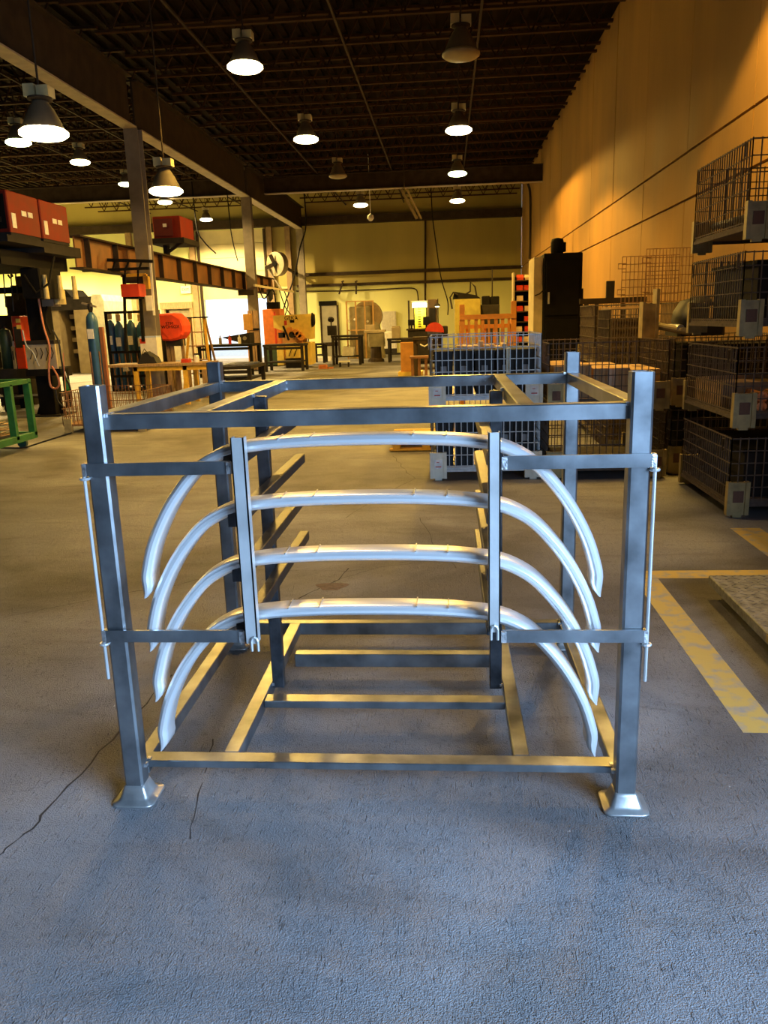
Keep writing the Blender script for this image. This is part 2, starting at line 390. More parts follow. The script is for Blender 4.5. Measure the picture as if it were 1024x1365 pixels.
# bridging rods running along the hall
mb = MB()
for x in (-13.2, -11.0, -8.6, -4.2, -1.6, .9): mb.box(x-.02, x+.02, YR, YB, ZC-.70, ZC-.66)
mb.build('bridging_rod', darkst, ceil, kind='stuff')
def girder(y0, y1, x, zb, zt, along='y'):
    mb = MB(); b = MB()
    if along == 'y':
        mb.box(x-.02, x+.02, y0, y1, zb, zt); mb.box(x-.15, x+.15, y0, y1, zt-.03, zt); b.box(x-.15, x+.15, y0, y1, zb-.03, zb)
    else:
        mb.box(y0, y1, x-.02, x+.02, zb, zt); mb.box(y0, y1, x-.12, x+.12, zt-.03, zt); b.box(y0, y1, x-.12, x+.12, zb-.03, zb)
    g = mb.build('girder', darkst, ceil); b.build('bottom_flange', ltst, g); return g
for y0, y1 in ((-5.6, 5.5), (5.5, 15.3), (15.5, 25.1), (25.3, 35.6)): girder(y0+.05, y1-.05, GX, 5.62, 6.58)
girder(GX+.1, XW, 27.65, 6.05, 6.6, 'x')
girder(-15.5, GX-.1, 27.65, 6.05, 6.6, 'x')
for y in (5.5, 15.4, 25.2, 35.0):
    if y < 10: continue
    lab = {15.4: 'near tall grey H-section roof column behind the red welding sets', 25.2: 'tall dark roof column with timber guards beside the bright doorway', 35.0: 'farthest roof column against the back wall beside the yellow machine'}[y]
    t = thing('roof_column', lab, 'column', (GX, y, 0))
    MB().box(GX-.012, GX+.012, y-.12, y+.12, 0, 5.59).build('web', greyst, t)
    MB().box(GX-.15, GX+.15, y-.14, y-.12, 0, 5.59).build('flange', greyst, t); MB().box(GX-.15, GX+.15, y+.12, y+.14, 0, 5.59).build('flange', greyst, t)
    MB().box(GX-.22, GX+.22, y-.2, y+.2, 0, .02).build('base_plate', darkst, t)
    if y == 25.2:
        for s_ in (-1, 1): MB().box(GX+s_*.09-.08, GX+s_*.09+.08, y-.20, y-.145, .05, 2.0).build('timber_guard', wood, t)
        MB().box(GX-.2, GX+.2, y-.215, y-.20, 1.35, 1.42).build('strap', black, t)

# ------------------------------------------------------------------ high-bay lamps
def lamp(x, y, z, r, lens, label, group, lit=1.0, cone=158, blend=.25, col=WARM):
    """bell shaped high-bay lamp, z = height of the rim"""
    t = thing('high_bay_lamp', label, 'lamp', (x, y, z), group)
    h = r*1.35
    prof = [(r*.93, r*.14), (r*.91, r*.17), (r*.80, h*.32), (r*.58, h*.68), (r*.34, h*.95), (r*.30, h)]
    mb = MB(); mb.lathe(prof, (x, y, z), 22, cap=False); mb.lathe([(a-.012, b) for a, b in prof], (x, y, z), 22, cap=False)
    mb.build('shade', shadem, t, smooth=True)
    MB().lathe([(r*.30, h-.01), (r*.52, h+.01), (r*.52, h+.03), (0.02, h+.03)], (x, y, z), 16).build('collar', darkst, t)
    b = MB(); w = r*.55
    b.box(x-w, x-w*.15, y-w*.6, y+w*.6, z+h+.03, z+h+.03+r*.5); b.box(x+w*.05, x+w, y-w*.6, y+w*.6, z+h+.03, z+h+.03+r*.42)
    b.build('ballast', M('cream_ballast_housing', (.46, .39, .2), .6), t)
    MB().cyl((x, y, z+h+.03+r*.4), (x, y, ZC+.01), .012).build('hanging_rod', darkst, t)
    MB().lathe([(r*.90, r*.20), (r*1.03, r*.10), (r*1.03, -r*.02), (r*.86, -r*.14), (r*.5, -r*.22), (.01, -r*.24)], (x, y, z), 20).build('lens', lens, t, smooth=True)
    if lit:
        l = bpy.data.lights.new('lamp_light', 'SPOT'); l.energy = LAMP*lit; l.color = col; l.spot_size = math.radians(cone); l.spot_blend = blend; l.shadow_soft_size = r*.8
        o = bpy.data.objects.new('lamp_light', l); COL.objects.link(o); o.location = (x, y, z-r*.25-.03)
G1 = 'high-bay lamps over the main aisle'; G2 = 'high-bay lamps over the left bay'
lamp(-2.83, 11.24, 5.45, .27, lens_w, 'glaring lit lamp high at the top centre of the roof', G1)
lamp(-2.83, 16.84, 5.52, .27, lens_w, 'lit lamp over the middle of the aisle, above the unlit green shade', G1)
lamp(-2.75, 21.64, 5.52, .25, lens_off, 'unlit dark lamp farther down the centre row', G1, 0)
lamp(-2.79, 28.14, 5.58, .25, lens_w, 'small far lit lamp at the end of the centre row', G1, .8)
lamp(.51, 10.64, 5.28, .27, lens_off, 'large unlit dark lamp near the top right of the roof', G1, 0)
lamp(.55, 15.94, 5.36, .27, lens_w, 'nearest lit lamp of the right row under the unlit one', G1, 1.9, 142, .2)
lamp(.59, 21.44, 5.40, .25, lens_g, 'greenish lit lamp between two warm ones in the right row', G1, 2.4, 176, .08)
lamp(.66, 27.14, 5.45, .25, lens_w, 'lowest and farthest lit lamp of the right row', G1, .7)
lamp(-1.2, 5.4, 6.35, .27, lens_w, 'unseen lamp added high above the steel rack to warm the floor', G1, .6, 120, .5, (1.0, .66, .30))  # added lamp above the view, puts warm light on the near floor
lamp(2.55, 6.0, 5.5, .27, lens_w, 'lit lamp hanging close to the right wall above the wire containers', G1, 1.15, 128, .12)
lamp(-4.25, 7.14, 3.72, .26, lens_w, 'big low-hung lit lamp with cream ballast at the far left', G2, .3)
lamp(-4.23, 11.14, 3.68, .26, lens_w, 'low-hung lit lamp with cream ballast beside the roof column', G2, .7)
lamp(-9.69, 17.24, 5.85, .28, lens_g, 'greenish lit lamp half behind the big low lamp', G2)
lamp(-9.47, 20.04, 5.90, .25, lens_w, 'lit lamp above the red welding sets', G2)
lamp(-9.65, 23.64, 5.90, .22, lens_g, 'small greenish lit lamp left of the roof column', G2, 2.6, col=(1.0, .70, .28))
lamp(-9.80, 27.64, 5.90, .25, lens_w, 'lit lamp just below the low-hung one by the column', G2, 3.2, col=(1.0, .70, .28))
lamp(-9.77, 32.64, 5.87, .25, lens_w, 'farthest small lit lamp of the left bay', G2, 4.0, col=(1.0, .70, .28))
lamp(-18.6, 29.0, 5.9, .25, lens_w, 'unseen lamp added beyond the left edge to brighten the far left wall', G2, 22.0, col=(1.0, .70, .28))  # added out of view, brightens the left end of the far wall

# ------------------------------------------------------------------ steel stillage in the foreground
WR, DR, PT, PS = 1.698, 1.386, 1.403, .0635
L, R_ = -WR/2, WR/2
rack = thing('steel_stillage', 'bare steel stacking rack with swing gates standing in the foreground', 'rack', (0, DR/2, 0))
def post(x0, y0):
    p = MB(); t_ = .005; x1, y1 = x0+PS, y0+PS; b = .007
    pts = [(x0+b, y0), (x1-b, y0), (x1, y0+b), (x1, y1-b), (x1-b, y1), (x0+b, y1), (x0, y1-b), (x0, y0+b)]
    cx, cy = x0+PS/2, y0+PS/2
    ins = [(cx+(x-cx)*(1-2*t_/PS), cy+(y-cy)*(1-2*t_/PS)) for x, y in pts]
    v = [(x, y, .04) for x, y in pts]+[(x, y, PT) for x, y in pts]+[(x, y, PT) for x, y in ins]+[(x, y, PT-.25) for x, y in ins]
    f = [tuple(range(7, -1, -1))]+[(k+i, k+(i+1) % 8, k+8+(i+1) % 8, k+8+i) for k in (0, 8, 16) for i in range(8)]+[tuple(range(24, 32))]
    o = p.add(v, f).build('post', steel, rack)
    # pressed bell foot: square flare with a rolled rim
    def ringpts(w, z, rr, lift=0):
        out = []
        for sx, sy, a0 in ((1, 1, 0), (-1, 1, 90), (-1, -1, 180), (1, -1, 270)):
            for a in (0, 30, 60, 90):
                an = math.radians(a0+a); out.append((cx+sx*(w-rr)+rr*math.cos(an), cy+sy*(w-rr)+rr*math.sin(an), z+(lift if a in (30, 60) else 0)))
        return out
    rings = [ringpts(.030, .060, .008), ringpts(.0345, .058, .009), ringpts(.038, .049, .010), ringpts(.049, .020, .014), ringpts(.056, .012, .018),
             ringpts(.070, .008, .024), ringpts(.073, .004, .025), ringpts(.071, .0, .024), ringpts(.052, .006, .016)]
    v = [q for r in rings for q in r]; n = 16
    f = [(i*n+j, i*n+(j+1) % n, (i+1)*n+(j+1) % n, (i+1)*n+j) for i in range(len(rings)-1) for j in range(n)]
    MB().add(v, f).build('foot', cupm, o, smooth=True)
    return o
for x in (L, R_-PS):
    for y in (0, DR-PS): post(x, y)
def rail(name, x0, x1, y0, y1, z0, z1, mat=steel): return MB().bbox(x0, x1, y0, y1, z0, z1, .003).build(name, mat, rack)
zt, ht = 1.314, .047
rail('top_front_rail', L+PS-.004, R_-PS+.004, .028, .078, zt-ht, zt)
rail('top_rear_rail', L+PS-.004, R_-PS+.004, DR-.058, DR-.008, zt-ht, zt)
for x in (L+.006, R_-.056): rail('top_side_rail', x, x+.050, PS-.004, DR-PS+.004, zt-ht, zt)
for x in (-.532, .468): rail('top_cross_rail', x, x+.052, .078, DR-.058, zt-ht, zt)
zb = .1226
rail('bottom_front_rail', L+PS-.004, R_-PS+.004, .055, .118, zb-.024, zb)
rail('bottom_cross_rail', -.478, .466, .500, .565, zb-.028, zb)
rail('bottom_cross_rail', -.440, .466, .955, 1.008, zb-.060, zb)
rail('bottom_rear_rail', L+PS-.004, R_-PS+.004, DR-.052, DR-.002, zb-.060, zb)
for x in (L+.012, R_-.065): rail('bottom_side_rail', x, x+.053, PS-.004, DR-PS+.004, zb-.050, zb)
for x in (-.534, .468): rail('bottom_depth_rail', x, x+.054, .118, DR-.052, zb-.050, zb)
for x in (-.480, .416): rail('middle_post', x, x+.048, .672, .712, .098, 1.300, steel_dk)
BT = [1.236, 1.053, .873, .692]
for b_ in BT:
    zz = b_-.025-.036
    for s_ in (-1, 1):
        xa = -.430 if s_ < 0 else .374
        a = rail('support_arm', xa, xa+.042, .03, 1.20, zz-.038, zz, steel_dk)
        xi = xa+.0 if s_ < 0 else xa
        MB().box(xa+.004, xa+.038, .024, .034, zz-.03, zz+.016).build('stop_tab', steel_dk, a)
w = MB()
for x in (L+PS+.003, R_-PS-.003):
    for y in (.035, .072, DR-.054, DR-.014):
        for z in (zt-.003, zb-.003): w.cbox((x, y, z), .012, .016, .012)
for x in (-.478, .462):
    for z in (zt-.01, zb-.01): w.cbox((x, .675, z), .012, .012, .012)
for x in (-.480, -.532, .468, .52):
    for z in (zt-.012, zt-.04): w.cbox((x, DR-.060, z), .010, .010, .010)
w.build('weld_beads', weld, rack, kind='stuff')
# swing gates
for s_ in (-1, 1):
    xo = s_*(R_+.004); xi = -.395 if s_ < 0 else .420
    for z in (1.150, .606):
        g = MB().box(min(xo, xi), max(xo, xi), -.014, -.006, z-.020, z+.020).build('gate_bar', steel, rack)
        MB().cbox((xo, -.004, z), .012, .022, .040).build('hinge_barrel', weld, g)
        xe = xi+s_*.0
        MB().cbox((xe+s_*.004, -.016, z), .016, .010, .036).build('weld_bead', weld, g)
        MB().tube([(xo+s_*.004+.013*math.cos(a), -.006+.013*math.sin(a), z-.028) for a in [i*PI/6 for i in range(13)]], .0045).build('hinge_ring', galv, g)
    rod = MB().tube([(xo+s_*.006, -.004, .455), (xo+s_*.006, -.004, 1.165)], .0055, 8).build('hinge_rod', galv, rack)
    xc = -.365 if s_ < 0 else .394; wd = .020 if s_ < 0 else .0175
    up = MB()
    zl = .590 if s_ < 0 else .628
    up.box(xc-wd, xc+wd, -.034, -.029, zl, 1.243); up.box(xc-wd, xc-wd+.004, -.034, .004, zl, 1.243); up.box(xc+wd-.004, xc+wd, -.034, .004, zl, 1.243)
    u = up.build('gate_upright', galv, rack)
    xk = xc+(.012 if s_ < 0 else .0)
    MB().tube([(xk-.010, -.040, zl-.022), (xk-.010, -.040, zl+.012), (xk-.007, -.040, zl+.020), (xk, -.040, zl+.024), (xk+.007, -.040, zl+.020), (xk+.010, -.040, zl+.012), (xk+.010, -.040, zl-.022)], .0042, 6).build('latch_hook', galv, u)

# curved aluminium bows held by the rack
def bow(zc, label):
    half = [(0, 0), (.12, -.001), (.25, -.006), (.33, -.013), (.41, -.025), (.47, -.047), (.53, -.085), (.59, -.148), (.645, -.225), (.695, -.322), (.722, -.405), (.731, -.455), (.724, -.515)]
    dense = []
    for i in range(len(half)-1):
        p0, p1, p2, p3 = [Vector(half[min(max(j, 0), len(half)-1)]) for j in (i-1, i, i+1, i+2)]
        for k_ in range(3):
            t = k_/3; dense.append(tuple(.5*((2*p1)+(p2-p0)*t+(2*p0-5*p1+4*p2-p3)*t*t+(3*p1-p0-3*p2+p3)*t**3)))
    half = dense+[half[-1]]
    pts = [(-x, z) for x, z in half[:0:-1]]+half
    n = len(pts); sec = []
    y0, y1, T = .026, .112, .034
    for i, (x, z) in enumerate(pts):
        a = pts[max(i-1, 0)]; b = pts[min(i+1, n-1)]
        d = Vector((b[0]-a[0], b[1]-a[1])).normalized(); nr = Vector((d.y, -d.x))    # points to the inside of the bow
        t = T
        if abs(x) > .40: t = T*1.10
        if i in (0, n-1): t = .010
        if i in (1, n-2): t = .028
        bulge = .003*math.sin(i*2.1)
        def q(o, y): return (x+nr.x*o, y, zc+z+nr.y*o)
        if i in (0, n-1):
            lift = (0, 0, 0, 0)
        sec.append([q(0, y0+.020), q(0, y1-.008), q(.004, y1), q(t-.004, y1), q(t, y1-.006), q(t, y0+.018), q(t*.96, y0+.009), q(t*.82, y0+.001), q(t*.62, y0-.005), q(t*.38, y0-.005), q(t*.18, y0+.001), q(t*.05, y0+.009)])
    v = [p for s in sec for p in s]; k = 12
    f = [(i*k+j, i*k+(j+1) % k, (i+1)*k+(j+1) % k, (i+1)*k+j) for i in range(n-1) for j in range(k)]+[tuple(range(k-1, -1, -1)), tuple((n-1)*k+j for j in range(k))]
    o = MB().add(v, f).build('aluminium_bow', alu, None)
    tag(o, label, 'bow', 'curved aluminium bows in the rack')
    for p in o.data.polygons: p.use_smooth = True
    o.data.set_sharp_from_angle(angle=.62)
    ORG[o.name] = Vector(o.location)
    for s_ in (-1, 1):
        for xx, zz in ((.255, -.006), ):
            pass
        MB().cyl((s_*.385, .055, zc-.024), (s_*.385, .055, zc-.0195), .006, n=8).build('bolt_hole_rim', dark, o)
        for xx, zz in ((.255, -.0085), (.155, -.004)):
            MB().box(s_*xx-.002, s_*xx+.002, .024, .112, zc+zz+.0005, zc+zz+.0045).build('weld_seam', weld, o)
    return o
bow(BT[0], 'topmost of the four curved aluminium bows, just under the top rail')
bow(BT[1], 'second curved aluminium bow from the top of the rack')
bow(BT[2], 'third curved aluminium bow from the top of the rack')
bow(BT[3], 'lowest curved aluminium bow, its tips nearest the bottom rail')

# ------------------------------------------------------------------ wire mesh containers
def wire_panel(p0, p1, z0, z1, nv, zs, r, drop=0):
    """grid of wires between two floor points"""
    mb = MB(); p0 = Vector(p0); p1 = Vector(p1)
    for i in range(nv+1):
        q = p0.lerp(p1, i/nv); mb.bar((q.x, q.y, z0), (q.x, q.y, z1), r*2, r*2)
    for i, z in enumerate(zs):
        k = 2.4 if i in (0, len(zs)-1) else 2
        mb.bar((p0.x, p0.y, z), (p1.x, p1.y, z), r*k, r*k)
    return mb
def container(x0, y0, w, d, h, wm, lm, label, group, z=0, nv=18, nd=24, clips=True):
    """stackable wire container: x0,y0 = front left corner, four sheet-metal leg plates, mesh sides, deck"""
    t = thing('wire_container', label, 'container', (x0+w/2, y0+d/2, z), group)
    x1, y1 = x0+w, y0+d; zb_ = z+.13; zt_ = z+h
    zs = [zb_+.01+(h-.15)*i/5 for i in range(6)]
    a = .0038
    for nm, p, q, n in (('front', (x0, y0, 0), (x1, y0, 0), nv), ('rear', (x0, y1, 0), (x1, y1, 0), nv), ('left', (x0, y0, 0), (x0, y1, 0), nd), ('right', (x1, y0, 0), (x1, y1, 0), nd)):
        wire_panel(p, q, zb_, zt_, n, zs, a).build('mesh_side', wm, t, kind='stuff')
    dk = MB(); dk.box(x0, x1, y0, y1, zb_-.02, zb_)
    dk.box(x0, x1, y0-.012, y0+.012, zb_-.045, zb_-.02); dk.box(x0, x1, y1-.012, y1+.012, zb_-.045, zb_-.02)
    dk.box(x0-.012, x0+.012, y0, y1, zb_-.045, zb_-.02); dk.box(x1-.012, x1+.012, y0, y1, zb_-.045, zb_-.02)
    dk.build('deck', wm, t)
    for sx, xx in ((1, x0), (-1, x1)):
        for sy, yy in ((1, y0), (-1, y1)):
            xa, xb = (xx-.012, xx+.145) if sx > 0 else (xx-.145, xx+.012)
            ya = yy-.018 if sy > 0 else yy-.02; yb_ = yy+.02 if sy > 0 else yy+.018
            m = MB(); m.box(xa, xb, ya, yb_, z+.02, z+.275)
            m.box(xa-.004, xa+.028, ya-.010, yb_+.010, z+.02, z+.28); m.box(xb-.028, xb+.004, ya-.010, yb_+.010, z+.02, z+.28)
            m.box(xa+.045, xb-.045, ya, yb_, z+.002, z+.02)
            lg = m.build('leg_plate', lm, t)
            if sy > 0:
                MB().box(xa+.04, xb-.04, ya-.006, ya, z+.12, z+.21).build('label_holder', labelw if lm is not cream_dk else rustlab, lg)
                if lm is ivory: MB().box(xa+.05, xb-.05, ya-.008, ya-.006, z+.135, z+.145).box(xa+.06, xb-.07, ya-.008, ya-.006, z+.18, z+.186).build('label_print', redp, lg)
    if clips:
        for yy in (y0+.10, y1-.16):
            MB().tube([(x0-.014, yy, zt_-.02), (x0-.014, yy, zt_-.11), (x0-.014, yy+.07, zt_-.13), (x0-.014, yy+.07, zt_-.03), (x0-.014, yy, zt_-.02)], .006).build('latch', wm, t)
    return t
cream_dk = M('shaded_cream_leg_plate', (.42, .33, .14), .5, .1, .3, 9, .1, 30)  # cream plate with dim warm light put into its darker colour
rustlab = M('rusty_label', (.16, .08, .05), .7, 0, .3, 20)
ivory = M('ivory_leg_plate', (.80, .75, .60), .45, .05, .12, 12)
GC = 'stackable wire mesh containers'
# middle stack
cont_h = .74
container(.09, 5.50, 1.06, 1.2, .70, wirem, ivory, 'bottom wire container of the stack seen through the right half of the rack', GC)
container(.09, 5.50, 1.06, 1.2, .70, wirem, ivory, 'upper wire container full of slate bins, right of centre behind the rack', GC, .70)
container(1.22, 5.44, 1.10, 1.2, .64, wireb, cream_dk, 'bottom brown wire container behind the right rear post of the rack', GC)
container(1.22, 5.44, 1.10, 1.2, .66, wireb, cream_dk, 'upper brown wire container holding cardboard cartons', GC, .65)
# near stack by the wall
for i, lab in enumerate(('lowest container of the four-high stack at the right edge, standing on the floor', 'second container up of the four-high right-edge stack, holding copper tubes',
                         'third container up of the four-high right-edge stack', 'topmost container of the four-high right-edge stack, with the high slanting side')):
    container(2.40, 3.86, 1.10, 1.28, .62 if i < 3 else .70, wireb, cream_dk, lab, GC, .675*i)
# stack behind it
container(2.42, 5.62, 1.08, 1.25, .64, wireb, cream_dk, 'bottom dark wire container between the brown container and the wall', GC)
container(2.42, 5.62, 1.08, 1.25, .66, wireb, cream_dk, 'second dark wire container with a black seat thrown on top, by the wall', GC, .66)
container(2.10, 8.1, 1.1, 1.2, .85, wireb, cream_dk, 'low far wire container in front of the black cabinet, against the wall', GC)
container(2.10, 8.1, 1.1, 1.2, .80, wireb, cream_dk, 'upper far wire container beneath the leaning mesh gates', GC, .87)
# contents
for z, nm in ((.13, 'bottom'), (.83, 'upper')):
    for k in range(5):
        x0 = .13+k*.198
        o = thing('slate_bin', 'slate grey plastic bin in the %s middle container, %s from the left' % (nm, ('first', 'second', 'third', 'fourth', 'fifth')[k]), 'bin', (x0+.09, 5.75, z), 'slate bins in the middle stack')
        hh = .40 if nm == 'upper' else .44
        b = MB(); b.prism([(x0+.010, z), (x0+.172, z), (x0+.184, z+hh), (x0, z+hh)], 'y', 5.56, 6.55); b.build('body', binb, o)
        MB().box(x0-.004, x0+.188, 5.55, 6.56, z+hh, z+hh+.025).build('rim', binb, o)
        MB().box(x0+.06, x0+.12, 5.548, 5.56, z+hh*.55, z+hh*.7).build('label_pocket', M('dim_label', (.2, .22, .24), .6), o)
tag(MB().bbox(.82, .86, 5.53, 5.545, .84, 1.27, .003).build('pale_strip', M('pale_strip_plastic', (.62, .66, .55), .4), None), 'pale upright strip standing in the upper middle container', 'strip')
for k in range(9):
    tag(MB().bbox(.35+k*.055, .40+k*.055, 5.60+random.uniform(0, .3), 5.98, 1.255, 1.285+random.uniform(0, .05), .006).build('foam_scrap', M('foam_scrap', (.70, .52, .28), .8), None), 'small tan packing scrap on the slate bins, %s from the left' % ORD[k], 'scrap', 'packing scraps on the bins')
for k, (xa, xb, h) in enumerate(((1.27, 1.62, .30), (1.64, 1.98, .27), (2.0, 2.26, .25))):
    z = .78
    t = thing('carton', 'tan cardboard carton in the brown upper container, %s' % ('at its left', 'in its middle', 'at its right')[k], 'carton', ((xa+xb)/2, 5.8, z), 'cartons in the brown container')
    MB().box(xa, xb, 5.5, 6.5, z, z+h).build('body', card, t)
    MB().box(xa, (xa+xb)/2-.004, 5.5, 6.5, z+h, z+h+.006).box((xa+xb)/2+.004, xb, 5.5, 6.5, z+h, z+h+.006).build('flap', card, t)
    MB().box((xa+xb)/2-.03, (xa+xb)/2+.03, 5.494, 5.5, z+h*.4, z+h).build('tape', M('packing_tape', (.62, .40, .22), .35), t)
for k in range(7):
    x = 1.30+k*.135+random.uniform(-.02, .02)
    tag(MB().bbox(x, x+.10, 5.50, 5.62, .13, .13+random.uniform(.05, .11), .01).build('plastic_pouch', M('clear_pouch', (.62, .62, .60), .35, 0, .2, 20), None), 'small whitish plastic pouch in the brown bottom container, %s from the left' % ORD[k], 'pouch', 'pouches in the brown container')
for k in range(16):
    x = 2.62+(k % 8)*.095; z = .675+.13+.035+(k//8)*.075
    o = MB().cyl((x, 3.93, z), (x, 4.10+random.uniform(0, .15), z+.01), .034, n=12)
    o.cyl((x, 3.925, z), (x, 3.93, z), .040, n=12)
    tag(o.build('copper_fitting', copper, None, smooth=False), 'shiny copper pipe fitting, %s from left, %s row, second right-edge container' % (ORD[k % 8], ('lower', 'upper')[k//8]), 'fitting', 'copper fittings')
for k in range(8):
    x = 2.50+k*.11
    tag(MB().cyl((x, 3.95, 2.19+.03), (x+.02, 5.0, 2.19+.03+random.uniform(0, .05)), .03, n=8).build('dark_rod', M('blued_steel_rod', (.06, .07, .09), .35, .7), None), 'dark steel rod, %s from the left in the topmost right-edge container' % ORD[k], 'rod', 'rods in the topmost container')
t = thing('carton', 'flattened brown carton lining the second container of the right-edge stack', 'carton', (2.95, 4.5, .805)); MB().box(2.43, 3.3, 4.25, 4.95, .805, 1.0).build('body', card, t); MB().box(2.43, 3.3, 4.6, 4.606, 1.0, 1.03).build('flap', card, t)
for z, nm, hh in ((.13, 'lowest', .35), (1.48, 'third', .40)):
    t = thing('parts_crate', 'dark parts crate inside the %s container of the right-edge stack' % nm, 'crate', (2.98, 4.5, z))
    MB().box(2.55, 3.42, 4.0, 5.0, z, z+hh).build('body', dark, t); MB().box(2.53, 3.44, 3.98, 5.02, z+hh, z+hh+.03).build('rim', black, t)
for z, nm in ((.13, 'bottom'), (.79, 'second')):
    t = thing('parts_crate', 'dark parts crate inside the %s container next to the wall' % nm, 'crate', (2.95, 6.2, z))
    MB().box(2.52, 3.40, 5.75, 6.75, z, z+.42).build('body', dark, t); MB().box(2.50, 3.42, 5.73, 6.77, z+.42, z+.45).build('rim', black, t)
# things thrown on the far stacks
seat = thing('vehicle_seat', 'black curved seat lying on the dark container by the wall', 'seat', (2.75, 6.2, 1.32))
c0 = P(902, 396, 8.4); c1 = P(921, 386, 8.4)
sp = [(c0.x, 5.95+.0, 1.46), (c0.x+.03, 6.0, 1.56), (c0.x+.12, 6.1, 1.66), (c0.x+.3, 6.2, 1.70)]
mb = MB()
v = []
for x, y, z in sp: v += [(x, y-.18, z), (x, y+.25, z), (x+.07, y+.25, z-.09), (x+.07, y-.18, z-.09)]
mb.add(v, [(i*4+j, i*4+(j+1) % 4, i*4+4+(j+1) % 4, i*4+4+j) for i in range(3) for j in range(4)]+[(3, 2, 1, 0), (12, 13, 14, 15)])
mb.build('backrest', rubber, seat, smooth=True)
MB().bbox(2.50, 2.95, 5.85, 6.35, 1.32, 1.44, .03).build('cushion', rubber, seat)
MB().cyl((2.52, 5.84, 1.40), (2.52, 6.38, 1.40), .035).build('pivot', galv, seat)
tag(MB().cyl((2.36, 6.0, 1.42), (2.60, 5.80, 1.36), .035, .035, 12).cyl((2.35, 6.01, 1.423), (2.36, 6.0, 1.42), .042, .042, 12).build('cardboard_tube', M('dull_cardboard_tube', (.22, .17, .09), .7), None), 'short tan cardboard tube on the container left of the black seat', 'tube')
yb = thing('stillage_post_box', 'dull yellow steel post box on top of the brown container', 'box', (2.06, 5.95, 1.31))
x0, x1, y_, z0, z1 = pbx(857, 879, 402, 436, 8.3)
MB().box(x0, x0+.03, y_, y_+.16, 1.31, z1).box(x1-.03, x1, y_, y_+.16, 1.31, z1+.12).build('frame', cream_dk, yb); MB().box(x0+.03, x1-.03, y_+.02, y_+.14, 1.31, z1-.02).build('body', cream_dk, yb)
# two mesh gates standing on the far container
for (a, b, c, d_), yo, lab in (((829, 905, 341, 402), 0, 'lower brown wire mesh gate leaning on the far container by the wall'), ((861, 923, 331, 392), .18, 'taller brown wire mesh gate standing in front of the other one')):
    x0, x1, y_, z0, z1 = pbx(a, b, c, d_, 10.6-yo); z0 = 1.67
    t = thing('mesh_gate', lab, 'mesh gate', ((x0+x1)/2, y_, z0), 'mesh gates by the right wall')
    wire_panel((x0, y_, 0), (x1, y_, 0), z0, z1, 14, [z0+.01+(z1-z0-.01)*i/6 for i in range(7)], .004).build('mesh', rustw, t, kind='stuff')
    for f_ in (.25, .8):
        zz = z0+(z1-z0)*f_; MB().tube([(x0+.05, y_-.01, zz+.03), (x0-.05, y_-.01, zz+.03), (x0-.05, y_-.01, zz-.03), (x0+.05, y_-.01, zz-.03)], .006).build('hinge_loop', rustw, t)
sk = thing('mesh_cage', 'tall brown expanded-metal cage full of scrap behind the brown containers', 'cage', (1.98, 7.3, 0))
x0, x1, y_, z0, z1 = pbx(812, 868, 412, 500, 9.6)
zs = [.15+(z1-.15)*i/14 for i in range(15)]
for p, q in (((x0, y_), (x1, y_)), ((x0, y_), (x0, y_+.7)), ((x1, y_), (x1, y_+.7))):
    wire_panel((p[0], p[1], 0), (q[0], q[1], 0), 0, z1, 16, zs, .0035).build('mesh_side', wireb, sk, kind='stuff')
MB().box(x0+.03, x1-.03, y_+.05, y_+.65, .1, z1-.1).build('scrap_fill', M('brown_scrap', (.10, .065, .04), .8, .2, .5, 25, .6, 40), sk)
MB().box(x0+.01, x1-.01, y_+.03, y_+.6, z1, z1+.03).build('cardboard_cover', card, sk)
# perforated guard screen
x0, x1, y_, z0, z1 = pbx(781, 830, 400, 445, 13.0)
gs = thing('guard_screen', 'low dark guard rail with square mesh infill beside the black cabinet', 'guard', ((x0+x1)/2, y_, 0))
MB().box(x0-.1, x1+.35, y_-.03, y_+.03, z1-.05, z1+.03).build('top_rail', darkst, gs)
for k, x in enumerate((x0, x0+.16, x1)): MB().box(x-.03, x+.03, y_-.03, y_+.03, 0, z1-.05).build('post', darkst, gs)
wire_panel((x0, y_, 0), (x1, y_, 0), .6, z1-.05, 16, [.6+(z1-.65)*i/12 for i in range(13)], .004).build('mesh', rustw, gs, kind='stuff')
MB().box(x0+.3, x0+.42, y_-.02, y_+.04, z1+.03, z1+.28).build('lever_box', dark, gs)

# black cabinet furnace
x0, x1, y_, z0, z1 = pbx(724, 776, 337, 440, 15)
bc = thing('black_cabinet', 'tall black machine cabinet with a motor on top against the right wall', 'cabinet', ((x0+x1)/2, y_+.5, 0))
MB().bbox(x0+.01, x1, y_, y_+1.0, .05, z1, .012).build('body', black, bc)
MB().bbox(x0+.05, x1-.05, y_-.03, y_, 1.55, z1-.12, .008).build('upper_door', black, bc)
MB().bbox(x0+.05, x1-.05, y_-.03, y_, .2, 1.48, .008).build('lower_door', black, bc)
MB().box(x0+.08, x0+.11, y_-.06, y_-.03, 1.75, 1.95).build('handle', galv, bc)
MB().box(x0, x1, y_, y_+.96, 0, .05).build('plinth', dark, bc)
MB().bbox(x1, x1+.04, y_+.1, y_+.4, 1.7, 2.0, .005).build('side_box', dark, bc)
m0, m1, yy_, q0, q1 = pbx(738, 754, 318, 338, 15)
MB().lathe([(.10, z1-.02), (.115, z1+.06), (.115, z1+.2), (.10, z1+.26), (.02, z1+.28)], ((m0+m1)/2, y_+.3, 0), 14).build('motor', black, bc, smooth=True)
MB().bbox((m0+m1)/2+.08, (m0+m1)/2+.15, y_+.25, y_+.38, z1+.04, z1+.2, .01).build('terminal_box', black, bc)
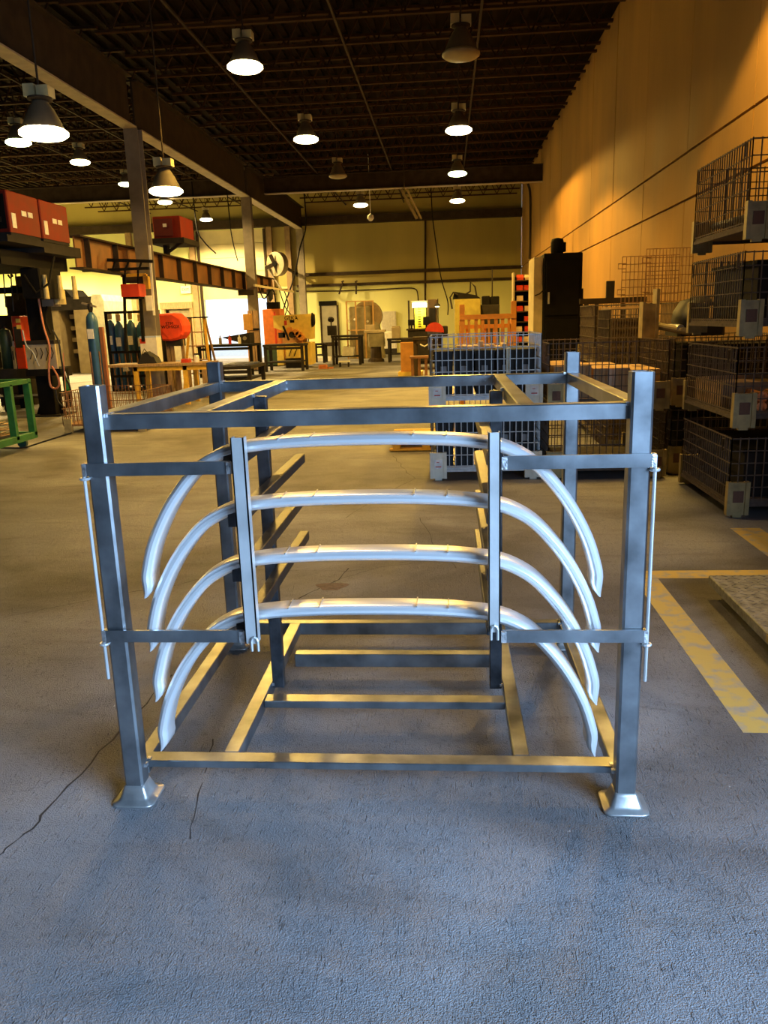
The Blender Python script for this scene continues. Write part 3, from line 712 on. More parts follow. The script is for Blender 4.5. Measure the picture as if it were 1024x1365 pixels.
a0, a1, yy_, q0, q1 = pbx(712, 724, 341, 440, 15)
ps = thing('cabinet_side_panel', 'beige left side panel of the black machine cabinet', 'cabinet', ((a0+a1)/2, y_+.5, 0))  # left side of the black cabinet, built as a separate beige box
MB().bbox(a0, a1, y_+.05, y_+1.0, 0, q1-.02, .006).build('body', beige, ps)
MB().box(a0+.06, a0+.13, y_+.035, y_+.05, 2.1, 2.5).build('access_plate', beige, ps); MB().tube([(a0+.02, y_+.03, 1.9), (a0+.1, y_+.03, 1.93), (a1, y_+.03, 1.98)], .012).build('conduit', darkst, ps)
# bin rack
x0, x1, y_, z0, z1 = pbx(684, 711, 368, 450, 23)
br = thing('bin_rack', 'tall dark shelf rack holding rows of small red bins at the far right', 'shelf', ((x0+x1)/2, y_+.25, 0))
for x in (x0, x1-.04): MB().box(x, x+.04, y_, y_+.5, 0, z1+.1).build('upright', ltst if x == x0 else darkst, br)
MB().box(x0, x1, y_+.46, y_+.5, 0, z1).build('back_panel', black, br)
nsh = 9
for k in range(nsh):
    z = .3+k*(z1-.4)/(nsh-1); MB().box(x0+.04, x1-.04, y_, y_+.46, z-.03, z).build('shelf', darkst, br)
    for j in range(2):
        if (k*2+j) % 5 == 3: continue
        xa = x0+.08+j*.22+random.uniform(0, .04)
        o = MB().prism([(y_+.03, z), (y_+.35, z), (y_+.35, z+.14), (y_+.10, z+.14), (y_+.03, z+.07)], 'x', xa, xa+.17).build('parts_bin', redp if (k+j) % 3 else M('pale_bin', (.6, .45, .3), .5), None)
        tag(o, 'small parts bin, %s side of shelf %s counted up the tall dark rack' % (('left', 'right')[j], ('one', 'two', 'three', 'four', 'five', 'six', 'seven', 'eight', 'nine')[k]), 'bin', 'small bins on the dark shelf rack')

# orange timber frame crate
x0, x1, y_, z0, z1 = pbx(613, 688, 405, 480, 12.4)
oc = thing('timber_frame', 'orange timber slatted frame standing behind the middle containers', 'frame', ((x0+x1)/2, y_, 0))
MB().bbox(x0, x0+.075, y_-.04, y_+.04, 0, z1, .004).build('post', woodo, oc); MB().bbox(x1-.075, x1, y_-.04, y_+.04, 0, z1+.03, .004).build('post', woodo, oc)
MB().bbox(x0+.0, x1, y_-.06, y_-.04, z1-.22, z1-.15, .003).build('top_rail', woodo, oc); MB().bbox(x0, x1, y_-.06, y_-.04, z1-1.0, z1-.93, .003).build('bottom_rail', woodo, oc)
for k in range(7):
    x = x0+.12+k*.098; MB().bbox(x, x+(.05 if k % 3 else .035), y_-.04, y_-.015, .35, z1-.16, .003).build('slat', woodo, oc)
for k in range(5):
    x = x0+.10+k*.14; MB().bbox(x, x+.04, y_+.5, y_+.53, .35, z1-.3, .003).build('rear_slat', woodo, oc)
MB().bbox(x0, x1, y_+.46, y_+.5, z1-.36, z1-.3, .003).build('rear_rail', woodo, oc)
for x in (x0, x1-.06): MB().bbox(x, x+.06, y_+.04, y_+.46, z1-.30, z1-.24, .003).build('side_rail', woodo, oc)
for x in (x0, x1-.06): MB().bbox(x, x+.06, y_+.46, y_+.53, 0, z1-.24, .003).build('rear_post', woodo, oc)

# yellow pallet
a = P(530, 604, 9.7); yp = -.62
pl = thing('yellow_pallet', 'yellow wooden pallet on the floor half behind the middle container stack', 'pallet', (-.05, 7.75, 0))
for k in range(3): MB().bbox(-.42+k*.36, -.33+k*.36, 7.3, 8.3, .035, .125, .004).build('bearer', woody, pl)
for k in range(6): MB().bbox(-.46, .40, 7.30+k*.172, 7.42+k*.172, .125, .15, .003).build('deck_board', woody, pl)
for k in range(3): MB().bbox(-.46, .40, 7.30+k*.43, 7.42+k*.43, .012, .035, .003).build('bottom_board', woody, pl)

# steel floor plate at the right
fp = thing('floor_scale', 'low grey chequer-plate platform on the floor at the right edge', 'platform', (2.5, 1.25, 0))
MB().bbox(1.70, 3.30, .45, 2.05, .075, .125, .004).build('top_plate', M('chequer_plate', (.20, .20, .195), .5, .5, .45, 26, .4, 70), fp)
mb = MB()
for i in range(32):
    for j in range(32):
        xx, yy_ = 1.73+i*.05, .48+j*.05; a_ = .012*(1 if (i+j) % 2 else -1)
        mb.bar((xx-.013, yy_-a_, .1255), (xx+.013, yy_+a_, .1255), .006, .003)
mb.build('raised_tread', M('chequer_plate', (.2, .2, .195)), fp, kind='stuff')
MB().bbox(1.73, 3.27, .48, 2.02, .045, .075, .003).build('skirt', dark, fp)
for x in (1.85, 3.15):
    for y in (.60, 1.90): MB().cyl((x, y, 0), (x, y, .05), .04, n=12).build('foot', dark, fp)
MB().box(1.696, 1.70, 1.10, 1.20, .085, .118).build('nameplate', M('brass_plate', (.40, .30, .08), .4, .5), fp)

# ------------------------------------------------------------------ left bay: runway beam, welding sets, mast
BX = -6.62
rb = thing('runway_beam', 'long orange-brown steel runway beam along the left column line', 'beam', (BX, 20, 2.66))
MB().box(BX-.015, BX+.015, 12.8, 30.2, 2.70, 3.24).build('web', orangest, rb)
MB().box(BX-.14, BX+.14, 12.8, 30.2, 3.24, 3.27).build('top_flange', darkst, rb); MB().box(BX-.14, BX+.14, 12.8, 30.2, 2.67, 2.70).build('bottom_flange', darkst, rb)
for k in range(13): MB().box(BX+.015, BX+.12, 13.2+k*1.35, 13.23+k*1.35, 2.70, 3.24).build('stiffener', darkst, rb)
for y in (15.4, 25.2): MB().box(BX-.05, GX+.1, y-.3, y-.22, 2.5, 2.67).build('bracket', darkst, rb)
MB().box(-6.06, -6.0, 24.6, 31.6, 2.76, 2.83).build('festoon_rail', M('pale_rail', (.75, .66, .45), .6), rb)
for y in (26.4, 28.3, 30.1): MB().box(BX, -6.0, y-.03, y+.03, 2.83, 2.88).build('rail_bracket', darkst, rb)

b0 = P(70, 553, 14.8)
jm = thing('jib_mast', 'black steel mast with welding gear rising from the floor at far left', 'mast', (b0.x, b0.y, 0))
x, y = b0.x, b0.y
MB().bbox(x-.16, x+.16, y-.16, y+.16, .02, 2.85, .01).build('mast_tube', black, jm)
MB().box(x-.32, x+.32, y-.32, y+.32, 0, .025).build('base_plate', dark, jm)
for s_ in (-1, 1):
    MB().prism([(x+s_*.16, .025), (x+s_*.30, .025), (x+s_*.16, .35)], 'y', y-.01, y+.01).build('gusset', black, jm)
MB().box(x-2.2, BX+.14, y-1.1, y+.3, 2.85, 3.02).build('platform', dark, jm)
MB().box(x-2.2, BX-.15, y-2.0, y+.3, 2.62, 2.85).build('underframe', black, jm)
MB().box(x-2.2, BX+.05, y-1.1, y-1.04, 3.02, 3.12).build('platform_edge', darkst, jm)
MB().bar((x-.9, y-1.0, 2.1), (x-.1, y-1.0, 2.83), .07).build('brace', orangest, jm)
for yo0, yo1, lab in ((-2.1, -1.12, 'nearer of the two red welding sets on the high platform'), (-1.06, -.06, 'farther red welding set on the platform, with a bright reflection')):
    xr = BX+.14; za = 3.03; zb_ = 3.70
    w_ = thing('welding_set', lab, 'welder', (xr-.35, y+(yo0+yo1)/2, za), 'red welding sets on the high platform')
    MB().bbox(xr-.7, xr-.01, y+yo0, y+yo1, za+.05, zb_, .015).build('casing', M('red_set_casing', (.22, .018, .007), .6, 0, .15, 5, spec=.25), w_)
    MB().box(xr-.69, xr-.02, y+yo0+.02, y+yo1-.02, za, za+.05).build('base', dark, w_)
    MB().box(xr-.012, xr-.004, y+yo0+.08, y+yo0+.20, za+.12, za+.34).build('rating_label', labelw, w_)
    for q in (0, .2): MB().box(xr-.012, xr-.004, y+yo0+.40+q, y+yo0+.55+q, za+.33, za+.41).build('name_label', labelw, w_)
    MB().box(xr-.65, xr-.06, y+yo0-.012, y+yo0, za+.1, zb_-.06).build('front_panel', black, w_)
    for q in range(4): MB().box(xr-.6+q*.13, xr-.52+q*.13, y+yo0-.02, y+yo0-.012, za+.2, za+.28).build('knob', darkst, w_)
MB().box(x-2.2, BX+.14, y-2.25, y-1.1, 2.93, 3.03).build('platform_extension', dark, jm)
wf = thing('wire_feeder', 'dark welding wire feeder cluster hung under the platform end', 'wire feeder', (BX+.1, y-.6, 2.0))
MB().bbox(BX-.4, BX-.05, y-1.0, y-.2, 2.12, 2.62, .02).build('housing', black, wf)
for k in range(3): MB().cyl((BX-.02+k*.12, y-.9+k*.3, 2.10), (BX-.02+k*.12, y-.9+k*.3, 2.5), .05, .035, 10).build('wire_spool_cone', M('pale_spool', (.5, .42, .2), .5), wf)
MB().tube([(BX-.3, y-1.05, 2.5), (BX-.1, y-1.1, 2.2), (BX+.1, y-1.0, 2.35), (BX+.15, y-.8, 2.8)], .02).build('cable', black, wf)
# control board on the mast, hoses
x0, x1, y_, z0, z1 = pbx(36, 76, 459, 492, 14.4)
tb = thing('tool_board', 'beige tool panel with hooks fixed to the black mast', 'panel', ((x0+x1)/2, y_, z0))
MB().bbox(x0, x1, y_-.03, y_+.02, z0, z1, .005).build('panel', beige, tb)
MB().box(x0-.03, x1+.06, y_-.06, y_+.26, z0-.12, z0).build('tray', black, tb); MB().box(x0-.03, x1, y_-.05, y_+.2, z1, z1+.07).build('top_shelf', dark, tb)
for k in range(5):
    xx = x0+.1+k*.1; MB().tube([(xx, y_-.04, z1-.06), (xx+.03, y_-.045, z1-.16), (xx-.02, y_-.045, z1-.26-.03*(k % 2))], .008).build('hanging_tool', darkst, tb)
bt = thing('spray_bottle', 'green spray bottle with white cap beside the beige tool panel', 'bottle', (x1+.12, y_, z0-.42))
MB().lathe([(.045, 0), (.05, .02), (.05, .17), (.02, .23)], (x1+.12, y_, z0-.40), 12).build('body', M('green_bottle', (.05, .35, .06), .35), bt, smooth=True); MB().cyl((x1+.12, y_, z0-.17), (x1+.10, y_, z0-.06), .025, n=10).build('cap', white, bt)
MB().box(x1+.03, x1+.19, y_-.06, y_+.06, z0-.42, z0-.40).build('holder', black, bt)
def hose(pts, d, r, mat, label, cat='hose', name='hose', up=0):
    q = [P(a, b, d) for a, b in pts]; out = []
    if up: q.insert(0, Vector((q[0].x-.05, q[0].y, up)))
    n = len(q)
    for i in range(n-1):           # catmull-rom
        p0, p1, p2, p3 = q[max(i-1, 0)], q[i], q[i+1], q[min(i+2, n-1)]
        for k in range(5):
            t = k/5; out.append(.5*((2*p1)+(p2-p0)*t+(2*p0-5*p1+4*p2-p3)*t*t+(3*p1-p0-3*p2+p3)*t**3))
    out.append(q[-1]); out = [Vector((v.x, v.y, max(v.z, r))) for v in out]
    return tag(MB().tube(out, r).build(name, mat, None), label, cat)
hose([(38, 318), (47, 370), (57, 430), (66, 462), (65, 490), (67, 513), (74, 518), (79, 512), (76, 500), (69, 488)], 14.2, .018, hosem, 'orange air hose hanging down the black mast and looping back')
hose([(70, 440), (78, 455), (82, 480), (86, 500), (93, 515), (95, 535), (88, 543), (78, 536), (74, 520)], 14.3, .016, rubber, 'black welding cable looped beside the mast foot', 'cable', 'welding_cable')
hose([(84, 470), (86, 500), (88, 526), (89, 536)], 14.1, .008, hosem, 'thin orange cord with a switch hanging by the mast', 'cord', 'cord')
hose([(30, 440), (35, 460), (44, 470), (52, 488)], 14.0, .012, M('grey_cable', (.35, .38, .42), .4), 'grey cable drooping over the beige tool panel', 'cable', 'welding_cable')
hose([(0, 597), (30, 597), (45, 593), (70, 585), (96, 577)], 10.3, .012, rubber, 'black cable lying across the floor to the rusty basket', 'cable', 'floor_cable')
for k, (px, a, b) in enumerate(((3, 335, 410), (13, 335, 415), (19, 335, 400))):
    hose([(px, a), (px+2, (a+b)/2), (px+5, b)], 14.9, .012, rubber, 'thin black line hanging at the far left edge, %s of three' % ORD[k], 'cable', 'hanging_line')
hk = P(10, 347, 15.8); h_ = thing('chain_hook', 'steel ring and hook hanging from a chain at the far left', 'hook', (hk.x, hk.y, hk.z-.3))
MB().tube([(hk.x+.08*math.cos(a), hk.y, hk.z+.08*math.sin(a)) for a in [i*PI/8 for i in range(17)]], .012).build('ring', darkst, h_)
MB().tube([(hk.x, hk.y, hk.z-.08), (hk.x+.03, hk.y, hk.z-.22), (hk.x+.06, hk.y, hk.z-.30), (hk.x, hk.y, hk.z-.33), (hk.x-.03, hk.y, hk.z-.27)], .018).build('hook', black, h_)
MB().tube([(hk.x, hk.y, hk.z+.08), (hk.x, hk.y, 4.5)], .008).build('chain', darkst, h_)

# welding station at far left edge
x0, x1, y_, z0, z1 = pbx(-30, 72, 492, 512, 15.6)
wb = thing('welding_bench', 'dark steel workbench crowded with gear at the far left edge', 'bench', ((x0+x1)/2, y_, 0))
MB().box(x0, x1, y_, y_+.8, z0+.1, z1).build('bench_top', dark, wb)
for xx in (x0+.5, x1-.1): MB().box(xx-.05, xx+.05, y_+.05, y_+.15, 0, z0+.1).build('leg', black, wb); MB().box(xx-.05, xx+.05, y_+.65, y_+.75, 0, z0+.1).build('leg', black, wb)
MB().box(x0, x1, y_+.1, y_+.7, .25, .29).build('lower_shelf', dark, wb)
zt_b = z1
def on_bench(px0, px1, pt, lab, cat, nm, mat, kind='box', dd=.3):
    a, b, yy_, q0, q1 = pbx(px0, px1, pt, 490, 15.7)
    t = thing(nm, lab, cat, ((a+b)/2, y_+.2, zt_b))
    if kind == 'cyl':
        r = (b-a)/2; MB().lathe([(r, 0), (r, (q1-zt_b)*.8), (r*.8, (q1-zt_b)*.95), (r*.3, q1-zt_b)], ((a+b)/2, y_+.3, zt_b), 14).build('body', mat, t, smooth=True)
        MB().cyl(((a+b)/2, y_+.3, q1), ((a+b)/2, y_+.3, q1+.05), r*.25, n=8).build('cap', dark, t)
    else:
        MB().bbox(a, b, y_+.1, y_+.1+dd, zt_b, q1, .008).build('body', mat, t); MB().box(a+.02, b-.02, y_+.095, y_+.1, zt_b+(q1-zt_b)*.4, zt_b+(q1-zt_b)*.8).build('face_panel', dark if mat is not dark else greyst, t)
    return t
on_bench(-6, 10, 438, 'dark green drum standing on the far left bench', 'drum', 'green_drum', dkgreen, 'cyl')
on_bench(11, 15, 455, 'thin white canister next to the green drum on the bench', 'canister', 'canister', white, 'cyl')
on_bench(16, 20, 462, 'narrow grey box on the bench right of the white canister', 'box', 'gear_box', greyst)
rbx = on_bench(19, 31, 421, 'red cabinet box with yellow lettering on the far left bench', 'box', 'red_box', redp)
a, b, yy_, q0, q1 = pbx(20, 30, 425, 440, 15.7)
for k in range(2): MB().box(a+.03, b-.03, y_+.088, y_+.095, q0+.02+k*.12, q0+.10+k*.12).build('yellow_mark', yellowp, rbx)
gm = thing('gearbox_machine', 'dark stepped machine head behind the far left bench', 'machine', (P(20, 400, 17).x, P(20, 400, 17).y, 0))
for (a_, b_, c_, d_) in ((8, 34, 394, 420), (14, 34, 380, 394), (20, 34, 368, 380), (-10, 36, 420, 500)):
    q = pbx(a_, b_, c_, d_, 17.0); MB().bbox(q[0], q[1], q[2], q[2]+.6, q[3] if d_ < 490 else 0, q[4], .01).build('machine_step', dark, gm)
q = pbx(-40, 70, 384, 391, 15.0); bm_ = tag(MB().box(q[0], q[1], q[2], q[2]+.12, q[3], q[4]).box(q[0], q[1], q[2]-.03, q[2]+.15, q[4], q[4]+.015).build('cross_arm', black, None), 'black horizontal arm crossing behind the mast', 'arm')
q = pbx(55, 82, 388, 412, 14.6)
hd = thing('torch_feeder', 'grey wire feeder with white spool cover on the mast', 'wire feeder', ((q[0]+q[1])/2, q[2], q[3]))
MB().bbox(q[0], q[0]+.22, q[2], q[2]+.3, q[3]+.05, q[4]-.05, .01).build('housing', greyst, hd); MB().bbox(q[0]+.25, q[1]-.02, q[2]-.05, q[2]+.25, q[3]+.08, q[4]+.04, .03).build('spool_cover', M('cream_ballast_housing', (.6, .55, .4), .5), hd)
MB().tube([(q[0]+.1, q[2]-.02, q[3]+.05), (q[0]+.05, q[2]-.05, q[3]-.2), (q[0]+.12, q[2]-.05, q[3]-.45)], .02).build('torch_lead', black, hd)

# green cart
cx0, cx1, cy0, cy1 = -6.45, -5.42, 6.65, 8.33
gc = thing('green_cart', 'dark green steel cart on castors at the left edge', 'cart', ((cx0+cx1)/2, 7.5, 0))
for xx in (cx0+.045, cx1-.045):
    for yy_ in (cy0, cy1-.55, cy1-.07): MB().bbox(xx-.045, xx+.045, yy_, yy_+.07, .17, .90, .004).build('post', greenp, gc)
for yy_ in (cy0, cy1-.07):
    MB().bbox(cx0, cx1, yy_-.005, yy_+.075, .88, .94, .004).build('top_rail', greenp, gc); MB().bbox(cx0, cx1, yy_-.005, yy_+.075, .13, .22, .004).build('bottom_rail', greenp, gc)
for xx in (cx0, cx1-.07):
    MB().bbox(xx, xx+.07, cy0+.08, cy1-.08, .88, .94, .004).build('end_rail', greenp, gc); MB().bbox(xx, xx+.07, cy0+.08, cy1-.08, .13, .22, .004).build('end_rail', greenp, gc)
MB().box(cx0+.07, cx1-.07, cy0+.07, cy1-.07, .18, .20).build('shelf', dark, gc)
for xx in (cx0+.2, cx1-.2):
    for yy_ in (cy0+.06, cy1-.06):
        c_ = MB().cyl((xx, yy_-.025, .065), (xx, yy_+.025, .065), .065, n=16).build('castor_wheel', M('green_castor', (.03, .09, .06), .45), gc)
        MB().box(xx-.035, xx+.035, yy_-.035, yy_-.028, .06, .13).box(xx-.035, xx+.035, yy_+.028, yy_+.035, .06, .13).build('castor_fork', greenp, c_)
mb = MB()
for k in range(60):
    x0_ = random.uniform(cx0+.12, cx1-.12); z_ = .215+random.uniform(0, .17); ye = cy1-.12-random.uniform(0, .35)
    mb.tube([(x0_, cy0+.1, z_), (x0_+random.uniform(-.03, .03), ye-.2, z_+random.uniform(-.01, .02)), (x0_, ye, z_)], .007, 5)
tag(mb.build('rod_bundle', M('brown_rod', (.30, .20, .11), .5, .5), None, kind='stuff'), 'bundle of thin brown rods lying on the green cart shelf', 'rods')

# rusty low wire basket and the blue gas cylinder
x0, x1, y0_ = -5.74, -4.40, 9.75
bk = thing('wire_basket', 'rusty low wire basket standing on the floor left of the rack', 'basket', ((x0+x1)/2, 10.4, 0))
for p, q, n in (((x0, y0_), (x1, y0_), 22), ((x0, y0_+1.25), (x1, y0_+1.25), 22), ((x0, y0_), (x0, y0_+1.25), 18), ((x1, y0_), (x1, y0_+1.25), 18)):
    wire_panel((p[0], p[1], 0), (q[0], q[1], 0), .12, .62, n, [.13, .25, .37, .49, .62], .004).build('mesh_side', rustw, bk, kind='stuff')
for xx in (x0+.08, x1-.08):
    for yy_ in (y0_, y0_+1.25): MB().box(xx-.06, xx+.06, yy_-.02, yy_+.02, 0, .22).build('leg_plate', cream_dk, bk)
for xx in (x0, x0+.16): MB().tube([(xx, y0_+1.25, .62), (xx, y0_+1.25, 1.2)], .014).build('upright_wire', rustw, bk)
MB().box(x0, x1, y0_, y0_+1.25, .10, .12).build('deck', rustw, bk)
c0 = P(127, 470, 14.2); t = thing('gas_cylinder', 'single tall blue gas cylinder with white label behind the left front post', 'cylinder', (c0.x, c0.y, 0))
zt_ = P(123, 402, 14.2).z-.14
MB().lathe([(.10, 0), (.105, .03), (.105, zt_-.22), (.09, zt_-.12), (.05, zt_-.06), (.035, zt_-.04)], (c0.x, c0.y, 0), 16).build('body', bluep, t, smooth=True)
MB().lathe([(.032, zt_-.04), (.045, zt_+.02), (.045, zt_+.10), (.02, zt_+.14)], (c0.x, c0.y, 0), 12).build('valve', dark, t)
MB().bar((c0.x-.14, c0.y, zt_+.12), (c0.x+.12, c0.y-.03, zt_+.05), .04, .03).build('valve_handle', greyst, t)
MB().box(c0.x-.055, c0.x+.055, c0.y-.118, c0.y-.10, zt_-.50, zt_-.33).build('label', labelw, t)
tag(MB().bbox(c0.x+.12, c0.x+.19, c0.y-.02, c0.y+.05, 0, zt_-.3, .006).build('rust_pole', M('rust_pole_paint', (.28, .10, .04), .6), None), 'rust red pole standing right beside the single blue cylinder', 'pole')

# yellow work table and what lies on it
x0, x1, y_, z0, z1 = pbx(141, 300, 474, 484, 16.2)
z1 = .84
yt = thing('yellow_table', 'yellow steel work table beyond the left end of the rack', 'table', ((x0+x1)/2, y_+.5, 0))
MB().box(x0, x1-.35, y_-.04, y_+.75, z1-.05, z1).build('table_top', wood, yt)
xa = P(181, 500, 16.2).x; xb_ = P(247, 500, 16.2).x
MB().bbox(xa-.05, x1-.3, y_, y_+.06, z1-.14, z1-.05, .004).build('apron', tabley, yt)
for xx in (xa, xb_):
    for yy_ in (y_, y_+.66): MB().bbox(xx-.045, xx+.045, yy_, yy_+.07, 0, z1-.05, .004).build('leg', tabley, yt)
MB().bbox(xa-.22, xa-.12, y_-.1, y_+.4, z1-.13, z1-.05, .006).build('clamp_tube', greyst, yt)
y2 = thing('yellow_table', 'lower yellow table with timber legs right of the first one', 'table', (xb_+.3, y_+1.4, 0))
q = pbx(219, 275, 482, 487, 17.6)
MB().box(q[0], q[1], q[2], q[2]+.7, .70, .75).build('table_top', tabley, y2)
for xx in (q[0]+.08, q[0]+.5, q[1]-.08):
    for yy_ in (q[2]+.05, q[2]+.6): MB().bbox(xx-.05, xx+.05, yy_, yy_+.09, 0, .70, .004).build('leg', wood, y2)
q = pbx(181, 204, 455, 472, 16.4)
bg_ = thing('black_bag', 'slumped black bag on the yellow work table', 'bag', ((q[0]+q[1])/2, q[2], z1))
MB().prism([(q[0], z1), (q[1]+.05, z1), (q[1], z1+.12), ((q[0]+q[1])/2, z1+.24), (q[0]+.08, z1+.14)], 'y', q[2], q[2]+.3).build('body', rubber, bg_); MB().tube([(q[0]+.1, q[2]-.01, z1+.14), ((q[0]+q[1])/2, q[2]-.02, z1+.30), (q[1]-.05, q[2]-.01, z1+.12)], .012).build('strap', rubber, bg_)
q = pbx(187, 209, 450, 470, 16.9)
bx = thing('white_box', 'white and red cardboard box behind the black bag', 'box', ((q[0]+q[1])/2, q[2]+.15, z1)); MB().box(q[0], q[1], q[2], q[2]+.3, z1, q[4]).build('body', white, bx); MB().box(q[0], q[0]+.12, q[2]-.004, q[2], q[4]-.12, q[4]-.02).build('red_print', redp, bx); MB().box(q[0], q[1], q[2], q[2]+.3, q[4], q[4]+.03).build('blue_lid', M('pale_blue_lid', (.4, .5, .75), .5), bx)
q = pbx(255, 275, 470, 488, 16.3)
for k, (a_, h_, mm, nm) in enumerate(((q[0]-.1, .13, redp, 'small red box on the right end of the yellow work table'), (q[0]+.08, .18, white, 'white jar on the right end of the yellow work table'))):
    t = thing('bench_box' if k == 0 else 'jar', nm, 'box' if k == 0 else 'jar', (a_, y_+.2, z1))
    if k == 0: MB().bbox(a_-.12, a_+.04, y_+.1, y_+.3, z1, z1+h_*.5, .006).build('body', mm, t); MB().box(a_-.11, a_+.03, y_+.11, y_+.29, z1+h_*.5, z1+h_*.5+.015).build('lid', mm, t)
    else: MB().lathe([(.05, 0), (.055, .02), (.055, .12), (.035, .15)], (a_, y_+.2, z1), 12).build('body', mm, t); MB().cyl((a_, y_+.2, z1+.15), (a_, y_+.2, z1+.18), .04, n=12).build('lid', dark, t)

# rack of blue cylinders
q = pbx(143, 216, 414, 505, 20)
cr_ = thing('cylinder_cage', 'dark steel cage frame holding the blue gas cylinders', 'cage', ((q[0]+q[1])/2, q[2]+.3, 0))
for xx in (q[0], q[1]-.06):
    for yy_ in (q[2], q[2]+.7): MB().box(xx, xx+.06, yy_, yy_+.06, 0, q[4]).build('post', black, cr_)
for zz in (q[4]-.06, .95, .35): MB().box(q[0]+.06, q[1]-.06, q[2], q[2]+.05, zz, zz+.06).build('cross_bar', black, cr_)
MB().box(q[0], q[1], q[2]+.76, q[2]+.80, .1, q[4]-.4).build('back_plate', dark, cr_)
for k in range(8): MB().box(q[0]+.1+k*.155, q[0]+.125+k*.155, q[2]+.01, q[2]+.035, .05, .95).build('cage_bar', rustw, cr_)
MB().box(q[0], q[1], q[2], q[2]+.76, 0, .05).build('floor_plate', dark, cr_)
for k, px in enumerate((149, 160, 176, 189)):
    c0 = P(px, 450, 20.3); zt_ = P(px, 426+(k % 2)*2, 20.3).z
    t = thing('gas_cylinder', 'blue gas cylinder in the dark cage, %s from the left' % ORD[k], 'cylinder', (c0.x, c0.y, .05), 'blue gas cylinders in the cage')
    MB().lathe([(.10, 0), (.11, .03), (.11, zt_-.28), (.095, zt_-.16), (.05, zt_-.09), (.035, zt_-.06)], (c0.x, c0.y, .05), 14).build('body', bluep, t, smooth=True)
    MB().lathe([(.06, zt_-.05), (.06, zt_+.10), (.03, zt_+.15)], (c0.x, c0.y, .05), 10).build('valve_cap', M('valve_guard', (.55, .42, .2), .5), t)
    MB().box(c0.x-.06, c0.x+.06, c0.y-.125, c0.y-.112, zt_-.62, zt_-.40).build('label', labelw, t)
q = pbx(189, 210, 418, 448, 18.6)
cb = thing('control_box', 'black framed control box with papers right of the blue cylinders', 'control box', ((q[0]+q[1])/2, q[2], 0))
MB().bbox(q[0], q[1], q[2], q[2]+.3, q[3], q[4], .01).build('box', black, cb); MB().box(q[0]+.06, q[1]-.10, q[2]-.01, q[2], q[3]+.08, q[4]-.08).build('papers', M('pinned_papers', (.55, .45, .38), .7, 0, .4, 18), cb)
MB().box((q[0]+q[1])/2-.06, (q[0]+q[1])/2+.06, q[2]+.1, q[2]+.2, 0, q[3]).build('stand', black, cb)

# boom, red feeder, posts above the cage
q = pbx(110, 198, 349, 361, 16.6)
bo = thing('swing_boom', 'black triangular swing boom under the runway beam', 'boom', ((q[0]+q[1])/2, q[2], q[3]))
MB().box(q[0], q[1], q[2]-.05, q[2]+.05, q[3], q[3]+.05).build('lower_chord', black, bo); MB().bar((q[0]+.05, q[2], q[3]+.05), (q[0]+.25, q[2], q[4]+.06), .05).build('end_brace', black, bo)
MB().bar((q[0]+.25, q[2], q[4]+.06), (q[1]+.1, q[2], q[4]-.02), .06).build('upper_chord', black, bo)
for k in range(4): MB().bar((q[0]+.35+k*.28, q[2], q[3]+.04), (q[0]+.42+k*.28, q[2], q[4]+.02), .03).build('lattice', black, bo)
q = pbx(166, 190, 379, 396, 16.8)
rf = thing('red_feeder', 'red welding wire feeder box hanging under the black boom', 'wire feeder', ((q[0]+q[1])/2, q[2], q[3]))
MB().bbox(q[0], q[1], q[2]-.2, q[2]+.2, q[3], q[4], .01).build('casing', redp, rf); MB().box(q[0]+.04, q[1]-.04, q[2]-.16, q[2]+.16, q[3]-.04, q[3]).build('base', black, rf)
zt_ = P(178, 358, 16.8).z
for xx in (q[0]+.03, q[1]-.08): MB().bar((xx, q[2], q[4]), (xx+.03, q[2], zt_), .03).build('hanger', black, rf)
MB().bar((q[0]-.02, q[2]+.1, q[4]+.2), (q[0]-.14, q[2]+.1, q[3]-1.1), .05).build('strut', black, rf); MB().bar((q[1]-.1, q[2]+.1, q[3]-.04), (q[1]-.12, q[2]+.1, q[3]-.9), .06).build('stem', black, rf)
q = pbx(194, 203, 394, 414, 16.9); tag(MB().bbox(q[0], q[1], q[2], q[2]+.1, q[3], q[4], .01).bar((q[1]+.04, q[2]+.05, q[4]+1.0), (q[1]+.0, q[2]+.05, q[3]-.1), .04).build('white_housing', white, None), 'white narrow housing right of the hanging red feeder', 'housing')
q = pbx(191, 198, 368, 385, 17.2); tag(MB().bbox(q[0], q[1], q[2], q[2]+.12, q[3], q[4], .01).box(q[0]+.04, q[1]-.04, q[2]+.03, q[2]+.09, q[4], 2.66).box(q[0]+.04, BX, q[2]+.03, q[2]+.09, 2.62, 2.68).build('yellow_pendant', tabley, None), 'small yellow pendant box hanging beside the red feeder', 'pendant')
